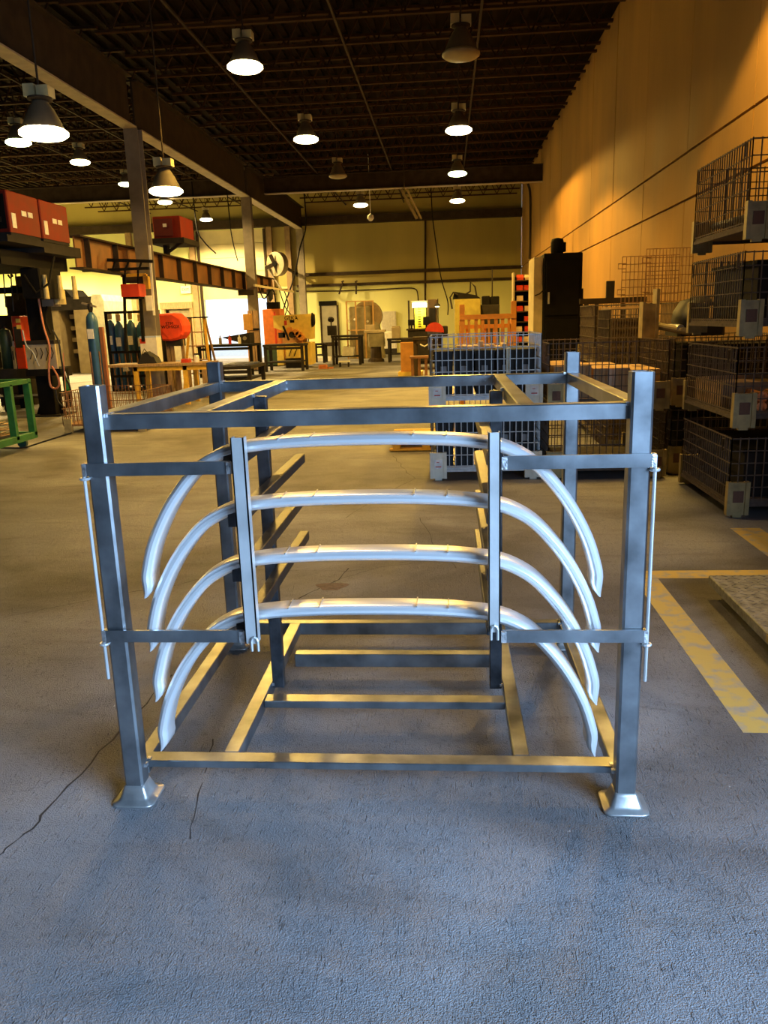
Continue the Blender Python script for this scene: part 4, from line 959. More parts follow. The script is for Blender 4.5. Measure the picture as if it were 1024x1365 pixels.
# second red welding set further along
q = pbx(204, 241, 288, 318, 20)
w_ = thing('welding_set', 'smaller red welding set high up behind the low-hung lamp', 'welder', ((q[0]+q[1])/2, q[2], q[3]), 'red welding sets on the high platform')
MB().bbox(q[0], q[1], q[2], q[2]+1.0, q[3], q[4], .012).build('casing', M('red_set_casing', (.22, .018, .007), .6, 0, .15, 5, spec=.25), w_); MB().box(q[0]+.03, q[1]-.2, q[2]-.012, q[2], q[3]+.06, q[4]-.06).build('front_panel', M('dark_red_panel', (.12, .012, .012), .5), w_); MB().box(q[0]+.25, q[0]+.34, q[2]-.02, q[2]-.012, q[4]-.25, q[4]-.17).build('label', labelw, w_)
tag(MB().box(q[0]-.1, q[1]+.1, q[2]-.15, q[2]+1.1, q[3]-.12, q[3]).box(q[0]+.1, q[0]+.2, q[2]+.3, q[2]+.5, 3.27, q[3]-.1).bar((q[1], q[2], q[3]-.1), (BX, q[2]+.2, 3.3), .06).build('bracket_shelf', dark, None), 'dark bracket shelf carrying the smaller red welding set', 'shelf')
# red covered machine
q = pbx(206, 248, 417, 456, 18.7)
rc = thing('covered_machine', 'machine under a bright red cloth cover with black lettering', 'cover', ((q[0]+q[1])/2, q[2]+.3, 0))
w0, w1 = q[0], q[1]; wd = w1-w0; hh = q[4]-q[3]
prof = [(0, .92), (.04, .98), (.62, 1.0), (.70, .97), (.86, .78), (.93, .55), (.92, .33), (.86, .22), (.76, .10), (.62, .06), (.45, .03), (.18, .05), (.16, .25), (.13, .5), (.05, .68)]
mb = MB(); n = len(prof); v = []
for j, (yo, sc) in enumerate(((0, .86), (.04, .96), (.12, 1.0), (.5, 1.0), (.6, .92))):
    for i, (u, t_) in enumerate(prof):
        uu = .5+(u-.5)*sc; tt = .5+(t_-.5)*sc; v.append((w0+uu*wd, q[2]+yo+.02*math.sin(i*2.3+j), q[3]+tt*hh))
f = [(j*n+i, j*n+(i+1) % n, (j+1)*n+(i+1) % n, (j+1)*n+i) for j in range(4) for i in range(n)]+[tuple(range(n-1, -1, -1)), tuple(4*n+i for i in range(n))]
mb.add(v, f).build('cloth_cover', redc, rc, smooth=False)
text('STM', .10, (w0+wd*.50, q[2]-.035, q[3]+hh*.63), (PI/2, 0, 0), black, rc); text('TWOHIGX', .10, (w0+wd*.48, q[2]-.035, q[3]+hh*.52), (PI/2, 0, 0), black, rc)
MB().box(w0+.25*wd, w0+.75*wd, q[2]+.15, q[2]+.45, q[3]-.1, q[3]+.3*hh).build('machine_base', dark, rc)
for xx in (w0+.22*wd, w0+.36*wd, w0+.7*wd): MB().bar((xx, q[2]+.3, q[3]+.1), (xx+.06, q[2]+.25, 0), .07).build('trestle_leg', wood, rc)
# step ladder
q = pbx(243, 276, 424, 492, 20)
sl = thing('step_ladder', 'yellow and brown step ladder in front of the bright doorway', 'ladder', ((q[0]+q[1])/2, q[2]+.4, 0))
zt_ = q[4]; xc = (q[0]+q[1])/2
for s_ in (-1, 1):
    MB().bar((xc+s_*.18, q[2]+.35, zt_), (xc+s_*.36, q[2], 0), .06, .03).build('front_rail', tabley, sl); MB().bar((xc+s_*.18, q[2]+.42, zt_), (xc+s_*.34, q[2]+.9, 0), .05, .03).build('rear_rail', M('ladder_brown', (.32, .2, .08), .6), sl)
for k in range(1, 5):
    t_ = k/5.2; MB().box(xc-.17-.18*t_, xc+.17+.18*t_, q[2]+.33*(1-t_), q[2]+.33*(1-t_)+.09, zt_*(1-t_)-.02, zt_*(1-t_)+.01).build('tread', wood, sl)
MB().box(xc-.26, xc+.26, q[2]+.28, q[2]+.48, zt_, zt_+.03).build('top_cap', black, sl)
# grey CNC machine
q = pbx(60, 146, 374, 490, 29)
cn = thing('enclosed_machine', 'large olive enclosed machine with open doorway and white side panel behind the mast', 'machine', ((q[0]+q[1])/2, q[2]+1, 0))
xs = lambda px: q[0]+(px-60)/86*(q[1]-q[0]); zs_ = lambda py: q[4]*(490-py)/116
MB().box(xs(60), xs(80), q[2], q[2]+2, 0, zs_(398)).build('left_column', tan, cn); MB().box(xs(101), xs(122), q[2]-.05, q[2]+2, 0, zs_(410)).build('door_leaf', tan, cn)
MB().box(xs(56), xs(128), q[2]-.05, q[2]+2, zs_(410), zs_(394)).build('header', dark, cn); MB().prism([(xs(62), zs_(394)), (xs(100), zs_(394)), (xs(92), zs_(384)), (xs(68), zs_(384))], 'y', q[2], q[2]+1.5).build('hood', black, cn)
MB().box(xs(80), xs(101), q[2]+1.2, q[2]+1.3, 0, zs_(410)).build('interior_back', dark, cn)
for k in range(4): MB().box(xs(84), xs(101), q[2]+.6, q[2]+1.2, .7+k*.42, .85+k*.42).build('inner_ledge', tan, cn)
MB().prism([(xs(122), 0), (xs(143), 0), (xs(143), zs_(400)), (xs(140), zs_(392)), (xs(128), zs_(392)), (xs(121), zs_(420))], 'y', q[2]-.1, q[2]+1.8).build('side_panel', M('pale_green_panel', (.72, .74, .58), .5), cn)
# exit sign
q = pbx(240, 253, 381, 391, 37.8)
ex = thing('exit_sign', 'small white exit sign with red letters on the far yellow wall', 'sign', ((q[0]+q[1])/2, YB-.08, q[3])); MB().bbox(q[0], q[1], YB-.12, YB-.0, q[3], q[4], .01).build('housing', white, ex); text('EXIT', .17, ((q[0]+q[1])/2, YB-.123, (q[3]+q[4])/2), (PI/2, 0, 0), redp, ex); MB().cyl(((q[0]+q[1])/2, YB-.06, q[4]), ((q[0]+q[1])/2, YB-.06, q[4]+.4), .02, n=8).build('conduit', darkst, ex)

# ------------------------------------------------------------------ far end of the hall
def table(px0, px1, ptop, d, depth, lab, mat=dark, h=None, shelf=True, name='work_table'):
    q = pbx(px0, px1, ptop, ptop+4, d); z = h or q[4]
    t = thing(name, lab, 'table', ((q[0]+q[1])/2, q[2]+depth/2, 0))
    MB().box(q[0], q[1], q[2], q[2]+depth, z-.07, z).build('table_top', mat, t)
    for xx in (q[0]+.06, q[1]-.06):
        for yy_ in (q[2]+.05, q[2]+depth-.12): MB().box(xx-.045, xx+.045, yy_, yy_+.08, 0, z-.07).build('leg', mat, t)
    if shelf: MB().box(q[0]+.1, q[1]-.1, q[2]+.04, q[2]+depth-.05, .28, .32).build('lower_shelf', mat, t)
    MB().box(q[0]+.1, q[1]-.1, q[2]+.02, q[2]+.05, z-.17, z-.09).build('apron', mat, t)
    return t, q, z
# ironworker
q = pbx(366, 416, 420, 491, 28.6)
X = lambda px: q[0]+(px-366)/50*(q[1]-q[0]); Z = lambda py: (491-py)/71*q[4]
iw = thing('ironworker', 'yellow ironworker machine with lettering on its hood at the back', 'machine', ((q[0]+q[1])/2, q[2]+.5, 0))
MB().prism([(X(366), Z(436)), (X(414), Z(453)), (X(416), Z(419)), (X(366), Z(420))], 'y', q[2], q[2]+1.0).build('hood', yellowp, iw)
MB().bbox(X(368), X(377), q[2]+.05, q[2]+1.0, .1, Z(460), .01).build('left_column', yellowp, iw); MB().bbox(X(403), X(414), q[2], q[2]+1.0, .1, Z(457), .01).build('right_column', yellowp, iw)
MB().bbox(X(380), X(402), q[2]+.02, q[2]+1.0, .35, Z(457), .01).build('front_panel', yellowp, iw); MB().box(X(377), X(403), q[2]+.10, q[2]+1.0, .1, Z(436)).build('throat', M('worn_orange_tooling', (.60, .30, .08), .6), iw)
MB().box(X(380), X(404), q[2]-.1, q[2]+.9, 0, .32).build('base', black, iw)
text('GEKA', .19, (X(390), q[2]-.006, Z(424)), (PI/2, 0, 0), black, iw)
MB().prism([(X(396.5), Z(425.5)), (X(397.8), Z(425.5)), (X(397.2), Z(422.5))], 'y', q[2]-.012, q[2]).build('warning_triangle', black, iw)
MB().box(X(388.5), X(394), q[2]-.02, q[2], Z(430), Z(426.5)).build('display', black, iw); MB().box(X(380.5), X(384), q[2]-.02, q[2], Z(433), Z(427)).build('red_plate', redp, iw)
for px, py in ((388, 440), (391, 446), (396, 443), (400, 446), (403, 450)): MB().cyl((X(px), q[2]-.22, Z(py)), (X(px), q[2]+.15, Z(py)), .11, n=10).build('punch_head', M('orange_tooling', (.75, .30, .05), .5) if px != 391 else dark, iw)
MB().bar((X(380), q[2]-.15, Z(434)), (X(387), q[2]-.25, Z(453)), .07, .04).build('guard_arm', black, iw)
MB().box(X(371), X(380), q[2]+.1, q[2]+.3, Z(450), Z(443)).build('notching_tool', dark, iw)
for px in (388, 395): MB().bar((X(px)+.02, q[2]-.01, Z(464)), (X(px)-.10, q[2]-.01, Z(475)), .06, .02).build('hanging_tool', black, iw)
MB().cyl((X(416), q[2]+.3, Z(427)), (X(419), q[2]+.3, Z(427)), .26, .18, 12).build('motor', black, iw)
# orange cabinet
q = pbx(345, 375, 412, 490, 30)
oc2 = thing('orange_cabinet', 'orange machine cabinet with dark green base left of the ironworker', 'cabinet', ((q[0]+q[1])/2, q[2]+.5, 0))
zm = q[4]*.38; MB().bbox(q[0]+.2, q[1], q[2], q[2]+.9, zm, q[4], .02).build('orange_housing', orangep, oc2); MB().bbox(q[0]+.25, q[1], q[2]+.02, q[2]+.9, .05, zm, .02).build('base', dkgreen, oc2)
MB().box(q[0]+.62, q[0]+.68, q[2]-.02, q[2], zm, q[4]-.1).build('hinge_strip', redp, oc2); MB().box(q[0]+.25, q[1], q[2], q[2]+.85, 0, .05).build('foot', black, oc2)
MB().bbox(q[1]-.5, q[1]-.05, q[2]+.1, q[2]+.4, q[4], q[4]+.25, .01).build('relay_box', black, oc2)
q = pbx(334, 345, 418, 440, 26.8); tag(MB().bbox(q[0]-.25, q[0]+.02, q[2], q[2]+.2, q[3], q[4], .02).box(q[0]-.16, q[0]-.08, q[2]+.05, q[2]+.15, 0, q[3]).build('orange_pedestal_box', M('orange_tan_paint', (.6, .32, .08), .5), None), 'orange-tan pedestal box just left of the timber-guarded column', 'box')
# tables in front
table(350, 404, 459, 26.6, 1.0, 'dark steel table in front of the yellow ironworker')
table(262, 336, 462, 24.5, 1.2, 'dark steel table silhouetted against the bright doorway', black, .98)
table(268, 334, 484, 18.6, 1.6, 'low dark rack of steel bar stock behind the left rear post', dark, .62)
q = pbx(285, 330, 478, 485, 18.6)
for k in range(7): tag(MB().bar((q[0]+.1, q[2]+.15+k*.2, .64), (q[1]-.05, q[2]+.22+k*.2, .64), .05, .04).build('steel_bar', steel, None), 'grey steel bar lying on the low dark rack, %s from the front' % ORD[k], 'bar', 'bars on the low dark rack')
q = pbx(295, 333, 444, 460, 25.2)
sh = thing('tilted_sheet', 'dark tilted machine bed jutting across the bright doorway', 'machine', ((q[0]+q[1])/2, q[2], .98))
MB().prism([(q[0], q[4]-.12), (q[1], q[4]), (q[1], q[3]-.02), (q[0]+.4, q[3]+.12)], 'y', q[2], q[2]+.6).build('bed', dark, sh); MB().box(q[0]+.5, q[1]-.1, q[2]+.1, q[2]+.5, .98, q[3]+.12).build('stand', darkst, sh); MB().cyl((q[0]+.75, q[2]-.03, q[3]+.2), (q[0]+.75, q[2], q[3]+.2), .06).build('dial', greyst, sh)
for k in range(3):
    xx = q[0]+.05+k*.3; o = MB().cyl((xx, q[2]-.3, .98), (xx, q[2]-.3, 1.18), .05, n=10); o.cyl((xx, q[2]-.3, 1.18), (xx, q[2]-.3, 1.25), .02, n=8)
    tag(o.build('small_can', (greyst, redp, white)[k], None), ('grey', 'red', 'white')[k]+' small can on the table before the bright doorway', 'can')
table(415, 433, 458, 31.5, .8, 'small dark bench between the ironworker and the grey door')
t, q, z = table(441, 481, 447, 29.5, 1.0, 'long dark work table at the back with a white box beneath', dark, None)
wb2 = thing('white_case', 'white case on the lower shelf of the long back table', 'case', (q[0]+.55, q[2]+.4, .32)); MB().prism([(q[0]+.35, .32), (q[0]+.75, .32), (q[0]+.80, .62), (q[0]+.40, .66)], 'y', q[2]+.2, q[2]+.6).build('body', white, wb2); MB().tube([(q[0]+.52, q[2]+.3, .64), (q[0]+.6, q[2]+.3, .72), (q[0]+.68, q[2]+.3, .64)], .012).build('handle', greyst, wb2)
a = P(459, 481, 28.5); st = thing('low_stool', 'low white-topped step stool on the floor before the back table', 'stool', (a.x, a.y, 0)); MB().bbox(a.x-.2, a.x+.2, a.y-.15, a.y+.15, .16, .20, .008).build('top', white, st)
for sx in (-.15, .15): MB().box(a.x+sx-.02, a.x+sx+.02, a.y-.12, a.y+.12, 0, .16).build('leg', dark, st)
a = P(432, 486, 27.5); tag(MB().bbox(a.x-.2, a.x+.1, a.y, a.y+.2, 0, .14, .03).bbox(a.x+.12, a.x+.3, a.y+.05, a.y+.15, 0, .05, .01).build('orange_grinder', M('dull_orange', (.5, .16, .05), .5), None), 'small orange tool lying on the floor right of the ironworker', 'tool')
q = pbx(415, 441, 472, 478, 33); tag(MB().bbox(q[0], q[1], q[2], q[2]+.3, 0, .16, .01).box(q[0]+.05, q[1]-.05, q[2]+.02, q[2]+.28, .16, .18).build('white_tray', white, None), 'long white tray on the floor below the grey door', 'tray')
# red stool of frames by the door
q = pbx(440, 446, 425, 452, 30.2); tag(MB().box(q[0], q[0]+.04, q[2]+.2, q[2]+.24, 1.0, q[4]).cyl(((q[0]+.02), q[2]+.2, q[4]-.05), (q[0]+.02, q[2]+.24, q[4]+.0), .12, n=10).box(q[0]-.12, q[0]+.2, q[2]+.1, q[2]+.4, z, z+.35).build('bench_drill', dark, None), 'slim dark drill stand on the left end of the long back table', 'drill')
# punch press
q = pbx(462, 508, 403, 474, 34.5)
X = lambda px: q[0]+(px-462)/46*(q[1]-q[0]); Z = lambda py: (474-py)/71*q[4]
pp = thing('punch_press', 'big olive press with a rounded flywheel cover against the back wall', 'press', ((q[0]+q[1])/2, q[2]+.4, 0))
MB().bbox(X(466), X(496), q[2]-.1, q[2]+.6, .9, Z(408), .05).build('frame', olive, pp)
MB().prism([(X(490)+.62*math.cos(a), Z(420)+.62*math.sin(a)) for a in [i*PI/10 for i in range(20)]], 'y', q[2]+.05, q[2]+.5).build('flywheel_cover', M('brown_cover', (.26, .18, .08), .5), pp)
MB().prism([(X(490), .0), (X(512), .0), (X(505), Z(430)), (X(495), Z(425))], 'y', q[2]-.05, q[2]+.6).build('body', olive, pp)
for px in (464, 476, 488, 499): MB().box(X(px)-.03, X(px)+.03, q[2]-.25, q[2]-.19, 0, Z(401)).build('guard_post', M('guard_orange', (.42, .24, .07), .55), pp)
for zz in (Z(401), Z(437)): MB().box(X(464), X(499), q[2]-.24, q[2]-.20, zz-.04, zz).build('guard_rail', M('guard_orange', (.42, .24, .07), .55), pp)
for px, py in ((466, 426), (474, 424), (491, 427)): MB().cyl((X(px), q[2]-.14, Z(py)), (X(px), q[2]-.10, Z(py)), .05, n=10).build('gauge', labelw, pp)
MB().box(X(466), X(496), q[2]-.1, q[2]+.7, 0, .9).build('base', olive, pp)
# small machine table
q = pbx(486, 514, 440, 478, 31)
mt = thing('milling_table', 'small olive milling machine table right of the long back table', 'machine', ((q[0]+q[1])/2, q[2]+.4, 0))
MB().bbox(q[0], q[1], q[2], q[2]+.5, q[4]-.1, q[4], .01).build('table', tan, mt); MB().bbox(q[0]+.15, q[1]-.05, q[2]+.05, q[2]+.6, q[4]-.62, q[4]-.1, .02).build('knee', olive, mt); MB().lathe([(.32, 0), (.3, .1), (.22, .15), (.2, q[4]-.62)], ((q[0]+q[1])/2, q[2]+.3, 0), 14).build('pedestal', darkst, mt)
MB().bbox(q[0]+.05, q[0]+.4, q[2]+.1, q[2]+.4, q[4], q[4]+.2, .01).build('vice', tan, mt)
# white ribbed panel on wall
q = pbx(508, 528, 415, 441, 37.8)
rp = thing('ribbed_panel', 'pale ribbed panel leaning on the back wall', 'panel', ((q[0]+q[1])/2, YB-.1, 0)); MB().box(q[0], q[1], YB-.1, YB-.04, q[3]-.8, q[4]).build('sheet', white, rp)
for k in range(6): MB().box(q[0]+.04+k*.11, q[0]+.08+k*.11, YB-.13, YB-.1, q[3]-.8, q[4]).build('rib', white, rp)
MB().box(q[0], q[1], YB-.12, YB-.03, 0, q[3]-.8).build('support', dark, rp)
# tooling tables
table(516, 545, 451, 30.5, .9, 'cluttered dark bench right of the milling table')
q = pbx(522, 533, 440, 450, 30.6); zt_ = P(530, 451, 30.5).z
tag(MB().bbox(q[0], q[1], q[2]+.1, q[2]+.5, zt_, q[4]+.1, .01).box(q[0]+.02, q[1]-.02, q[2]+.12, q[2]+.48, q[4]+.1, q[4]+.14).build('tool_box', tan, None), 'tan tool box on the cluttered bench', 'box')
q = pbx(516, 524, 445, 450, 30.6); tag(MB().bbox(q[0]-.1, q[1]-.05, q[2]+.1, q[2]+.35, zt_, q[4]+.06, .01).box(q[0]-.08, q[1]-.07, q[2]+.12, q[2]+.33, q[4]+.06, q[4]+.08).build('white_box', white, None), 'small white box left of the tan tool box', 'box')
# lit workstation
q = pbx(544, 582, 440, 470, 29)
ws = thing('inspection_bench', 'dark inspection bench below the lit tube', 'bench', ((q[0]+q[1])/2, q[2]+.4, 0))
MB().bbox(q[0], q[1], q[2], q[2]+.8, .1, q[4], .01).build('cabinet', dark, ws); MB().box(q[0]-.05, q[1]+.05, q[2]-.05, q[2]+.85, q[4], q[4]+.05).build('worktop', darkst, ws); MB().box(q[0]+.05, q[1]-.05, q[2]+.03, q[2]+.8, 0, .1).build('plinth', black, ws)
for xx in (q[0]+.02, q[1]-.35): MB().box(xx-.03, xx+.03, q[2]+.72, q[2]+.78, q[4]+.05, P(560, 400, 29.7).z).build('rear_post', darkst, ws)
zw = q[4]+.05
u = pbx(549, 570, 403, 411, 29.3)
lt = thing('tube_light', 'bright white tube light over the inspection bench', 'light', ((u[0]+u[1])/2, u[2], u[3]))
MB().box(u[0], u[1], u[2]-.08, u[2]+.25, u[4], u[4]+.05).build('reflector', white, lt); MB().bbox(u[0]+.02, u[1]-.02, u[2]-.1, u[2]-.02, u[3]+.03, u[4]-.01, .02).build('tube', tube_l, lt)
MB().box(u[0]+.05, u[0]+.09, u[2]+.2, u[2]+.25, zw, u[4]).box(u[1]-.09, u[1]-.05, u[2]+.2, u[2]+.25, zw, u[4]).build('stand', darkst, lt)
l = bpy.data.lights.new('tube_glow', 'POINT'); l.energy = 30; l.color = (1, .85, .4); l.shadow_soft_size = .2; o = bpy.data.objects.new('tube_glow', l); COL.objects.link(o); o.location = ((u[0]+u[1])/2, u[2]-.2, u[3]-.1)
u = pbx(553, 568, 411, 442, 29.4)
cb2 = thing('yellow_board', 'bright yellow slotted board under the tube light', 'board', ((u[0]+u[1])/2, u[2], zw)); MB().box(u[0], u[1], u[2]+.02, u[2]+.06, zw, u[4]).build('board', M('bright_yellow_board', (.85, .75, .05), .5), cb2)
for r_ in range(9): MB().box(u[0]+.12, u[0]+.22, u[2], u[2]+.02, zw+.06+r_*.085, zw+.09+r_*.085).build('slot_row', darkst, cb2)
for (a_, b_, c_, lab) in ((544, 553, 426, 'black monitor left of the yellow board'), (564, 573, 422, 'black monitor right of the yellow board')):
    u = pbx(a_, b_, c_, 441, 29.1); t = thing('monitor', lab, 'monitor', ((u[0]+u[1])/2, u[2], zw)); MB().bbox(u[0], u[1], u[2], u[2]+.08, zw+.12, u[4], .01).build('screen', black, t); MB().box(u[0]+.06, u[1]-.06, u[2]-.05, u[2]+.15, zw, zw+.02).box((u[0]+u[1])/2-.03, (u[0]+u[1])/2+.03, u[2]+.02, u[2]+.06, zw+.02, zw+.12).build('stand', black, t)
q = pbx(571, 583, 399, 470, 30.4)
dc = thing('drill_column', 'brown machine column right of the lit bench', 'machine', ((q[0]+q[1])/2, q[2]+.3, 0)); MB().bbox(q[0], q[1], q[2], q[2]+.5, .1, q[4], .02).build('column', M('brown_machine', (.14, .09, .05), .5), dc); MB().box(q[0]-.1, q[1]+.1, q[2]-.1, q[2]+.6, 0, .1).build('base', black, dc)
MB().bbox(q[0]+.05, q[1]-.05, q[2]-.2, q[2], q[4]-.8, q[4]-.3, .02).build('head', dark, dc)
# small second lamp on a bracket
u = P(583, 406, 30); sm = thing('work_lamp', 'small lit work lamp right of the tube light', 'light', (u.x, u.y, u.z)); MB().lathe([(.02, .06), (.10, 0), (.11, -.06)], (u.x, u.y, u.z), 12).build('shade', dark, sm); MB().lathe([(.01, -.10), (.07, -.08), (.09, -.02)], (u.x, u.y, u.z), 12).build('bulb', tube_l, sm)
MB().tube([(u.x, u.y, u.z+.06), (u.x+.02, u.y+.1, u.z+.2), (u.x+.02, u.y+.3, u.z-1.5)], .02).build('arm', darkst, sm)
# orange block machine on yellow skid, stool
q = pbx(534, 556, 456, 486, 22.6)
ob = thing('orange_machine', 'boxy orange-brown machine base on a yellow skid', 'machine', ((q[0]+q[1])/2, q[2]+.4, 0))
MB().bbox(q[0], q[1]-.06, q[2], q[2]+.6, .14, q[4], .01).build('body', M('orange_brown_paint', (.48, .22, .05), .5), ob); MB().bbox(q[0]-.08, q[1]+.14, q[2]-.05, q[2]+.7, .03, .14, .01).build('skid', yellowp, ob); MB().box(q[0]+.02, q[1]-.1, q[2]+.05, q[2]+.55, q[4], q[4]+.1).build('top_plate', dark, ob); MB().box(q[0]-.02, q[1]+.1, q[2], q[2]+.6, 0, .03).build('skid_foot', dark, ob)
q = pbx(546, 571, 475, 481, 19.5); t = thing('brown_stool', 'rusty brown steel stand in front of the orange machine', 'stand', ((q[0]+q[1])/2, q[2]+.2, 0)); MB().box(q[0], q[1], q[2], q[2]+.4, q[4]-.05, q[4]).build('top', M('rust_brown', (.24, .11, .05), .6), t)
for xx in (q[0]+.06, (q[0]+q[1])/2, q[1]-.06): MB().box(xx-.03, xx+.03, q[2]+.04, q[2]+.1, 0, q[4]-.05).box(xx-.03, xx+.03, q[2]+.3, q[2]+.36, 0, q[4]-.05).build('leg', M('rust_brown', (.24, .11, .05), .6), t)
t2, q, z = table(550, 590, 449, 21.0, .8, 'dark bench carrying the red cut-off saw', darkst, None)
u = pbx(567, 592, 436, 462, 20.8); r0 = (u[1]-u[0])/2
sw = thing('cut_off_saw', 'red cut-off saw with a round blade guard behind the middle containers', 'saw', ((u[0]+u[1])/2, u[2], z))
arc = [((u[0]+u[1])/2+r0*math.cos(a), z+.12+r0*math.sin(a)) for a in [i*PI/14-.1 for i in range(15)]]; MB().prism(arc, 'y', u[2]+.1, u[2]+.26).build('blade_guard', redp, sw); MB().prism([((u[0]+u[1])/2+.8*r0*math.cos(i*PI/10), z+.12+.8*r0*math.sin(i*PI/10)) for i in range(20)], 'y', u[2]+.17, u[2]+.19).build('blade', steel, sw)
MB().bbox(u[0]+.05, u[1]+.1, u[2]+.05, u[2]+.5, z, z+.06, .01).build('base', dark, sw); MB().bbox((u[0]+u[1])/2-.05, u[1]+.1, u[2]+.26, u[2]+.45, z+.06, z+.26, .02).build('motor', dark, sw)
MB().tube([P(560, 459, 20.6), P(566, 462, 20.6), P(572, 458, 20.6), P(576, 452, 20.8)], .02).build('bent_handle', white, sw)
# green-yellow cabinet machine with pipes
q = pbx(604, 641, 398, 470, 26)
X = lambda px: q[0]+(px-604)/37*(q[1]-q[0])
gm2 = thing('olive_cabinet', 'olive green machine cabinet with pipes behind the orange timber frame', 'cabinet', ((q[0]+q[1])/2, q[2]+.4, 0))
MB().bbox(q[0]+.05, q[1], q[2], q[2]+.8, 0, q[4], .02).build('body', M('olive_yellow_paint', (.34, .28, .06), .5), gm2); MB().box(q[0]+.12, q[1]-.1, q[2]-.02, q[2], .9, q[4]-.12).build('door_panel', M('olive_yellow_paint', (.34, .28, .06), .5), gm2)
MB().prism([(q[0], q[4]), (q[1], q[4]), (q[1]-.15, q[4]+.10), (q[0]+.05, q[4]+.22)], 'y', q[2], q[2]+.7).build('sloped_top', black, gm2)
zz = q[4]; MB().tube([(q[0]-.02, q[2]-.05, zz-.3), (q[0]-.08, q[2]-.05, zz+.05), (q[0]+.02, q[2]-.05, zz+.2), (q[0]+.15, q[2]-.05, zz+.12)], .03).build('pipe', dark, gm2)
MB().tube([(q[0]+.35, q[2]+.2, zz+.1), (q[0]+.55, q[2]+.2, zz+.22), (X(628), q[2]+.2, zz+.5), (X(634), q[2]+.2, zz+.35), (X(636), q[2]+.2, zz+.05)], .03).build('bent_pipe', dark, gm2)
q = pbx(641, 666, 395, 470, 26.5)
dm = thing('dark_press', 'dark stepped machine right of the olive cabinet', 'machine', ((q[0]+q[1])/2, q[2]+.4, 0)); MB().bbox(q[0], q[1], q[2], q[2]+.8, 0, q[4]-.25, .02).build('body', dark, dm); MB().bbox(q[0]+.05, q[0]+.3, q[2]+.1, q[2]+.5, q[4]-.25, q[4]+.02, .02).build('valve_block', black, dm); MB().bbox(q[1]-.28, q[1], q[2]+.1, q[2]+.5, q[4]-.25, q[4], .02).build('tank', black, dm)
MB().cyl((q[0]+.38, q[2]+.3, q[4]-.25), (q[0]+.38, q[2]+.3, q[4]+.85), .02, n=8).build('vertical_pipe', dark, dm)
# fan on the back wall
c0 = P(369, 352, 35.5); fr = .5
fn = thing('wall_fan', 'large round industrial fan on a bracket high on the back wall', 'fan', (c0.x, c0.y, c0.z-fr))
MB().cyl((c0.x-.05, c0.y-.1, c0.z), (c0.x+.1, c0.y+.15, c0.z), fr, fr, 24).build('cage', M('fan_grey', (.30, .25, .16), .5, .3), fn)
for k in range(4):
    a = k*PI/2+.4; MB().bar((c0.x-.07, c0.y-.14, c0.z), (c0.x-.07+.42*math.cos(a), c0.y-.14, c0.z+.42*math.sin(a)), .16, .02, up=(0, 1, 0)).build('blade', darkst, fn)
MB().cyl((c0.x-.07, c0.y-.2, c0.z), (c0.x-.05, c0.y-.1, c0.z), .10, n=12).build('hub', black, fn)
MB().bar((c0.x-.5, c0.y, c0.z-.05), (c0.x+.15, c0.y, c0.z-1.05), .10, .06).build('strut', ltst, fn); MB().bar((c0.x+.1, c0.y+.2, c0.z), (c0.x+.4, YB, c0.z-.3), .10).build('wall_bracket', darkst, fn)
# cables, conduits and wall fittings at the back
hose([(395, 388), (440, 388), (500, 386), (540, 384), (553, 385), (557, 392), (558, 412)], 37.95, .03, darkst, 'dark conduit running along the back wall above the press', 'conduit', 'conduit')
hose([(567, 296), (567, 350), (567, 402)], 37.93, .05, darkst, 'thick vertical pipe on the back wall above the tube light', 'pipe', 'pipe', up=6.2)
hose([(576, 280), (577, 292), (582, 330), (588, 370), (597, 402), (597, 420)], 34, .025, black, 'black cable hanging down to the olive cabinet', 'cable', 'hanging_cable', up=ZC)
hose([(408, 298), (400, 330), (392, 370), (380, 405), (376, 425)], 34, .03, black, 'long black cable slanting past the far column', 'cable', 'hanging_cable', up=ZC)
hose([(306, 290), (310, 320), (317, 348)], 29, .02, black, 'black cable above the runway beam near the timber-guarded column', 'cable', 'hanging_cable', up=ZC)
hose([(262, 300), (272, 322), (288, 338)], 30, .025, black, 'black cable slanting in front of the overhead door panels', 'cable', 'hanging_cable', up=ZC)
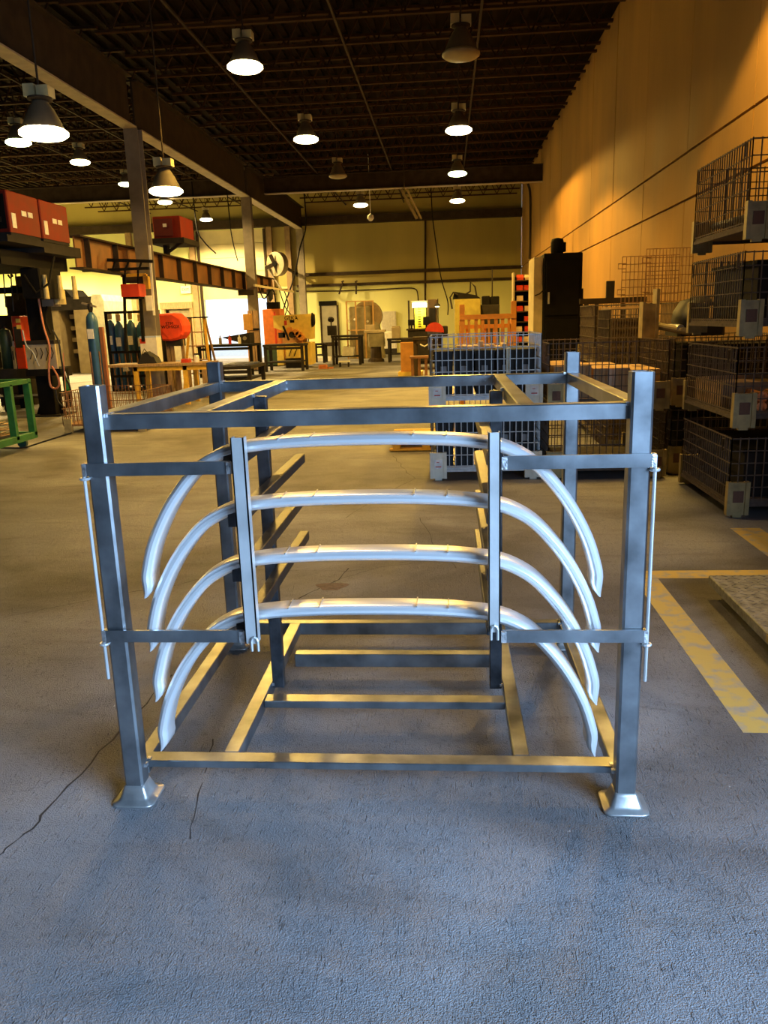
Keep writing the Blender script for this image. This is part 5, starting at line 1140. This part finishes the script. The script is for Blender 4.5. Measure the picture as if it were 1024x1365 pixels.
hose([(345, 383), (352, 398), (362, 386), (366, 392), (368, 410)], 27.6, .025, black, 'looped black cable hanging from the pale festoon rail', 'cable', 'hanging_cable')
hose([(378, 385), (384, 405), (380, 420)], 32.0, .022, black, 'black cable hanging from the pale rail above the ironworker', 'cable', 'hanging_cable')
hose([(372, 384), (376, 398), (382, 412), (392, 424)], 30.95, .02, black, 'thin black cable sagging down onto the ironworker hood', 'cable', 'hanging_cable')
q = pbx(357, 363, 385, 402, 29.8); tag(MB().lathe([(.03, q[4]-q[3]), (.12, .4), (.10, .1), (.02, 0)], ((q[0]+q[1])/2, q[2], q[3]), 12).cyl(((q[0]+q[1])/2, q[2], q[4]), ((q[0]+q[1])/2, q[2], 2.62), .015, n=6).build('cable_coil', rubber, None), 'black bunch of coiled cable hanging from the pale rail', 'coil')
for k, px in enumerate((456, 474)):
    a = P(px, 376, 37.5); b = P(px-5*(1-k), 392, 37.5); tag(MB().bar((a.x, YB-.22, a.z), (b.x, YB-.22, b.z), .07).bar((a.x-.06, YB-.22, a.z+.02), (a.x+.06, YB-.22, a.z+.06), .06).build('wall_bracket', darkst, None), 'short %s brown bracket hanging from the back wall rail' % ('slanting', 'upright')[k], 'bracket')
a = P(494, 285, 30); tag(MB().lathe([(.02, .0), (.10, -.05), (.12, -.16), (.05, -.24), (.01, -.25)], (a.x, a.y, a.z), 12).cyl((a.x, a.y, a.z), (a.x-.02, a.y, ZC), .012, n=6).build('sprinkler_bulb', M('white_plastic', (.8, .78, .7), .4), None), 'small white fitting hanging right of the farthest centre lamp', 'fitting')
a0 = P(540, 262, 24); a1 = P(556, 292, 24); tag(MB().bar((a0.x-.1, a0.y, a0.z+.2), (a1.x, a1.y, a1.z), .08).bar((a0.x+.05, a0.y, a0.z+.2), (a1.x+.12, a1.y, a1.z), .06).bar((a0.x-.02, a0.y, a0.z+.2), (a0.x-.02, a0.y, ZC-.67), .03).build('unlit_strip', darkst, None), 'dark slanted strip fixture hanging near the back of the roof', 'fixture')
hose([(704, 245), (707, 262), (707, 320), (706, 345)], 33.6, .05, darkst, 'dark pipe running down the far right wall', 'pipe', 'pipe')
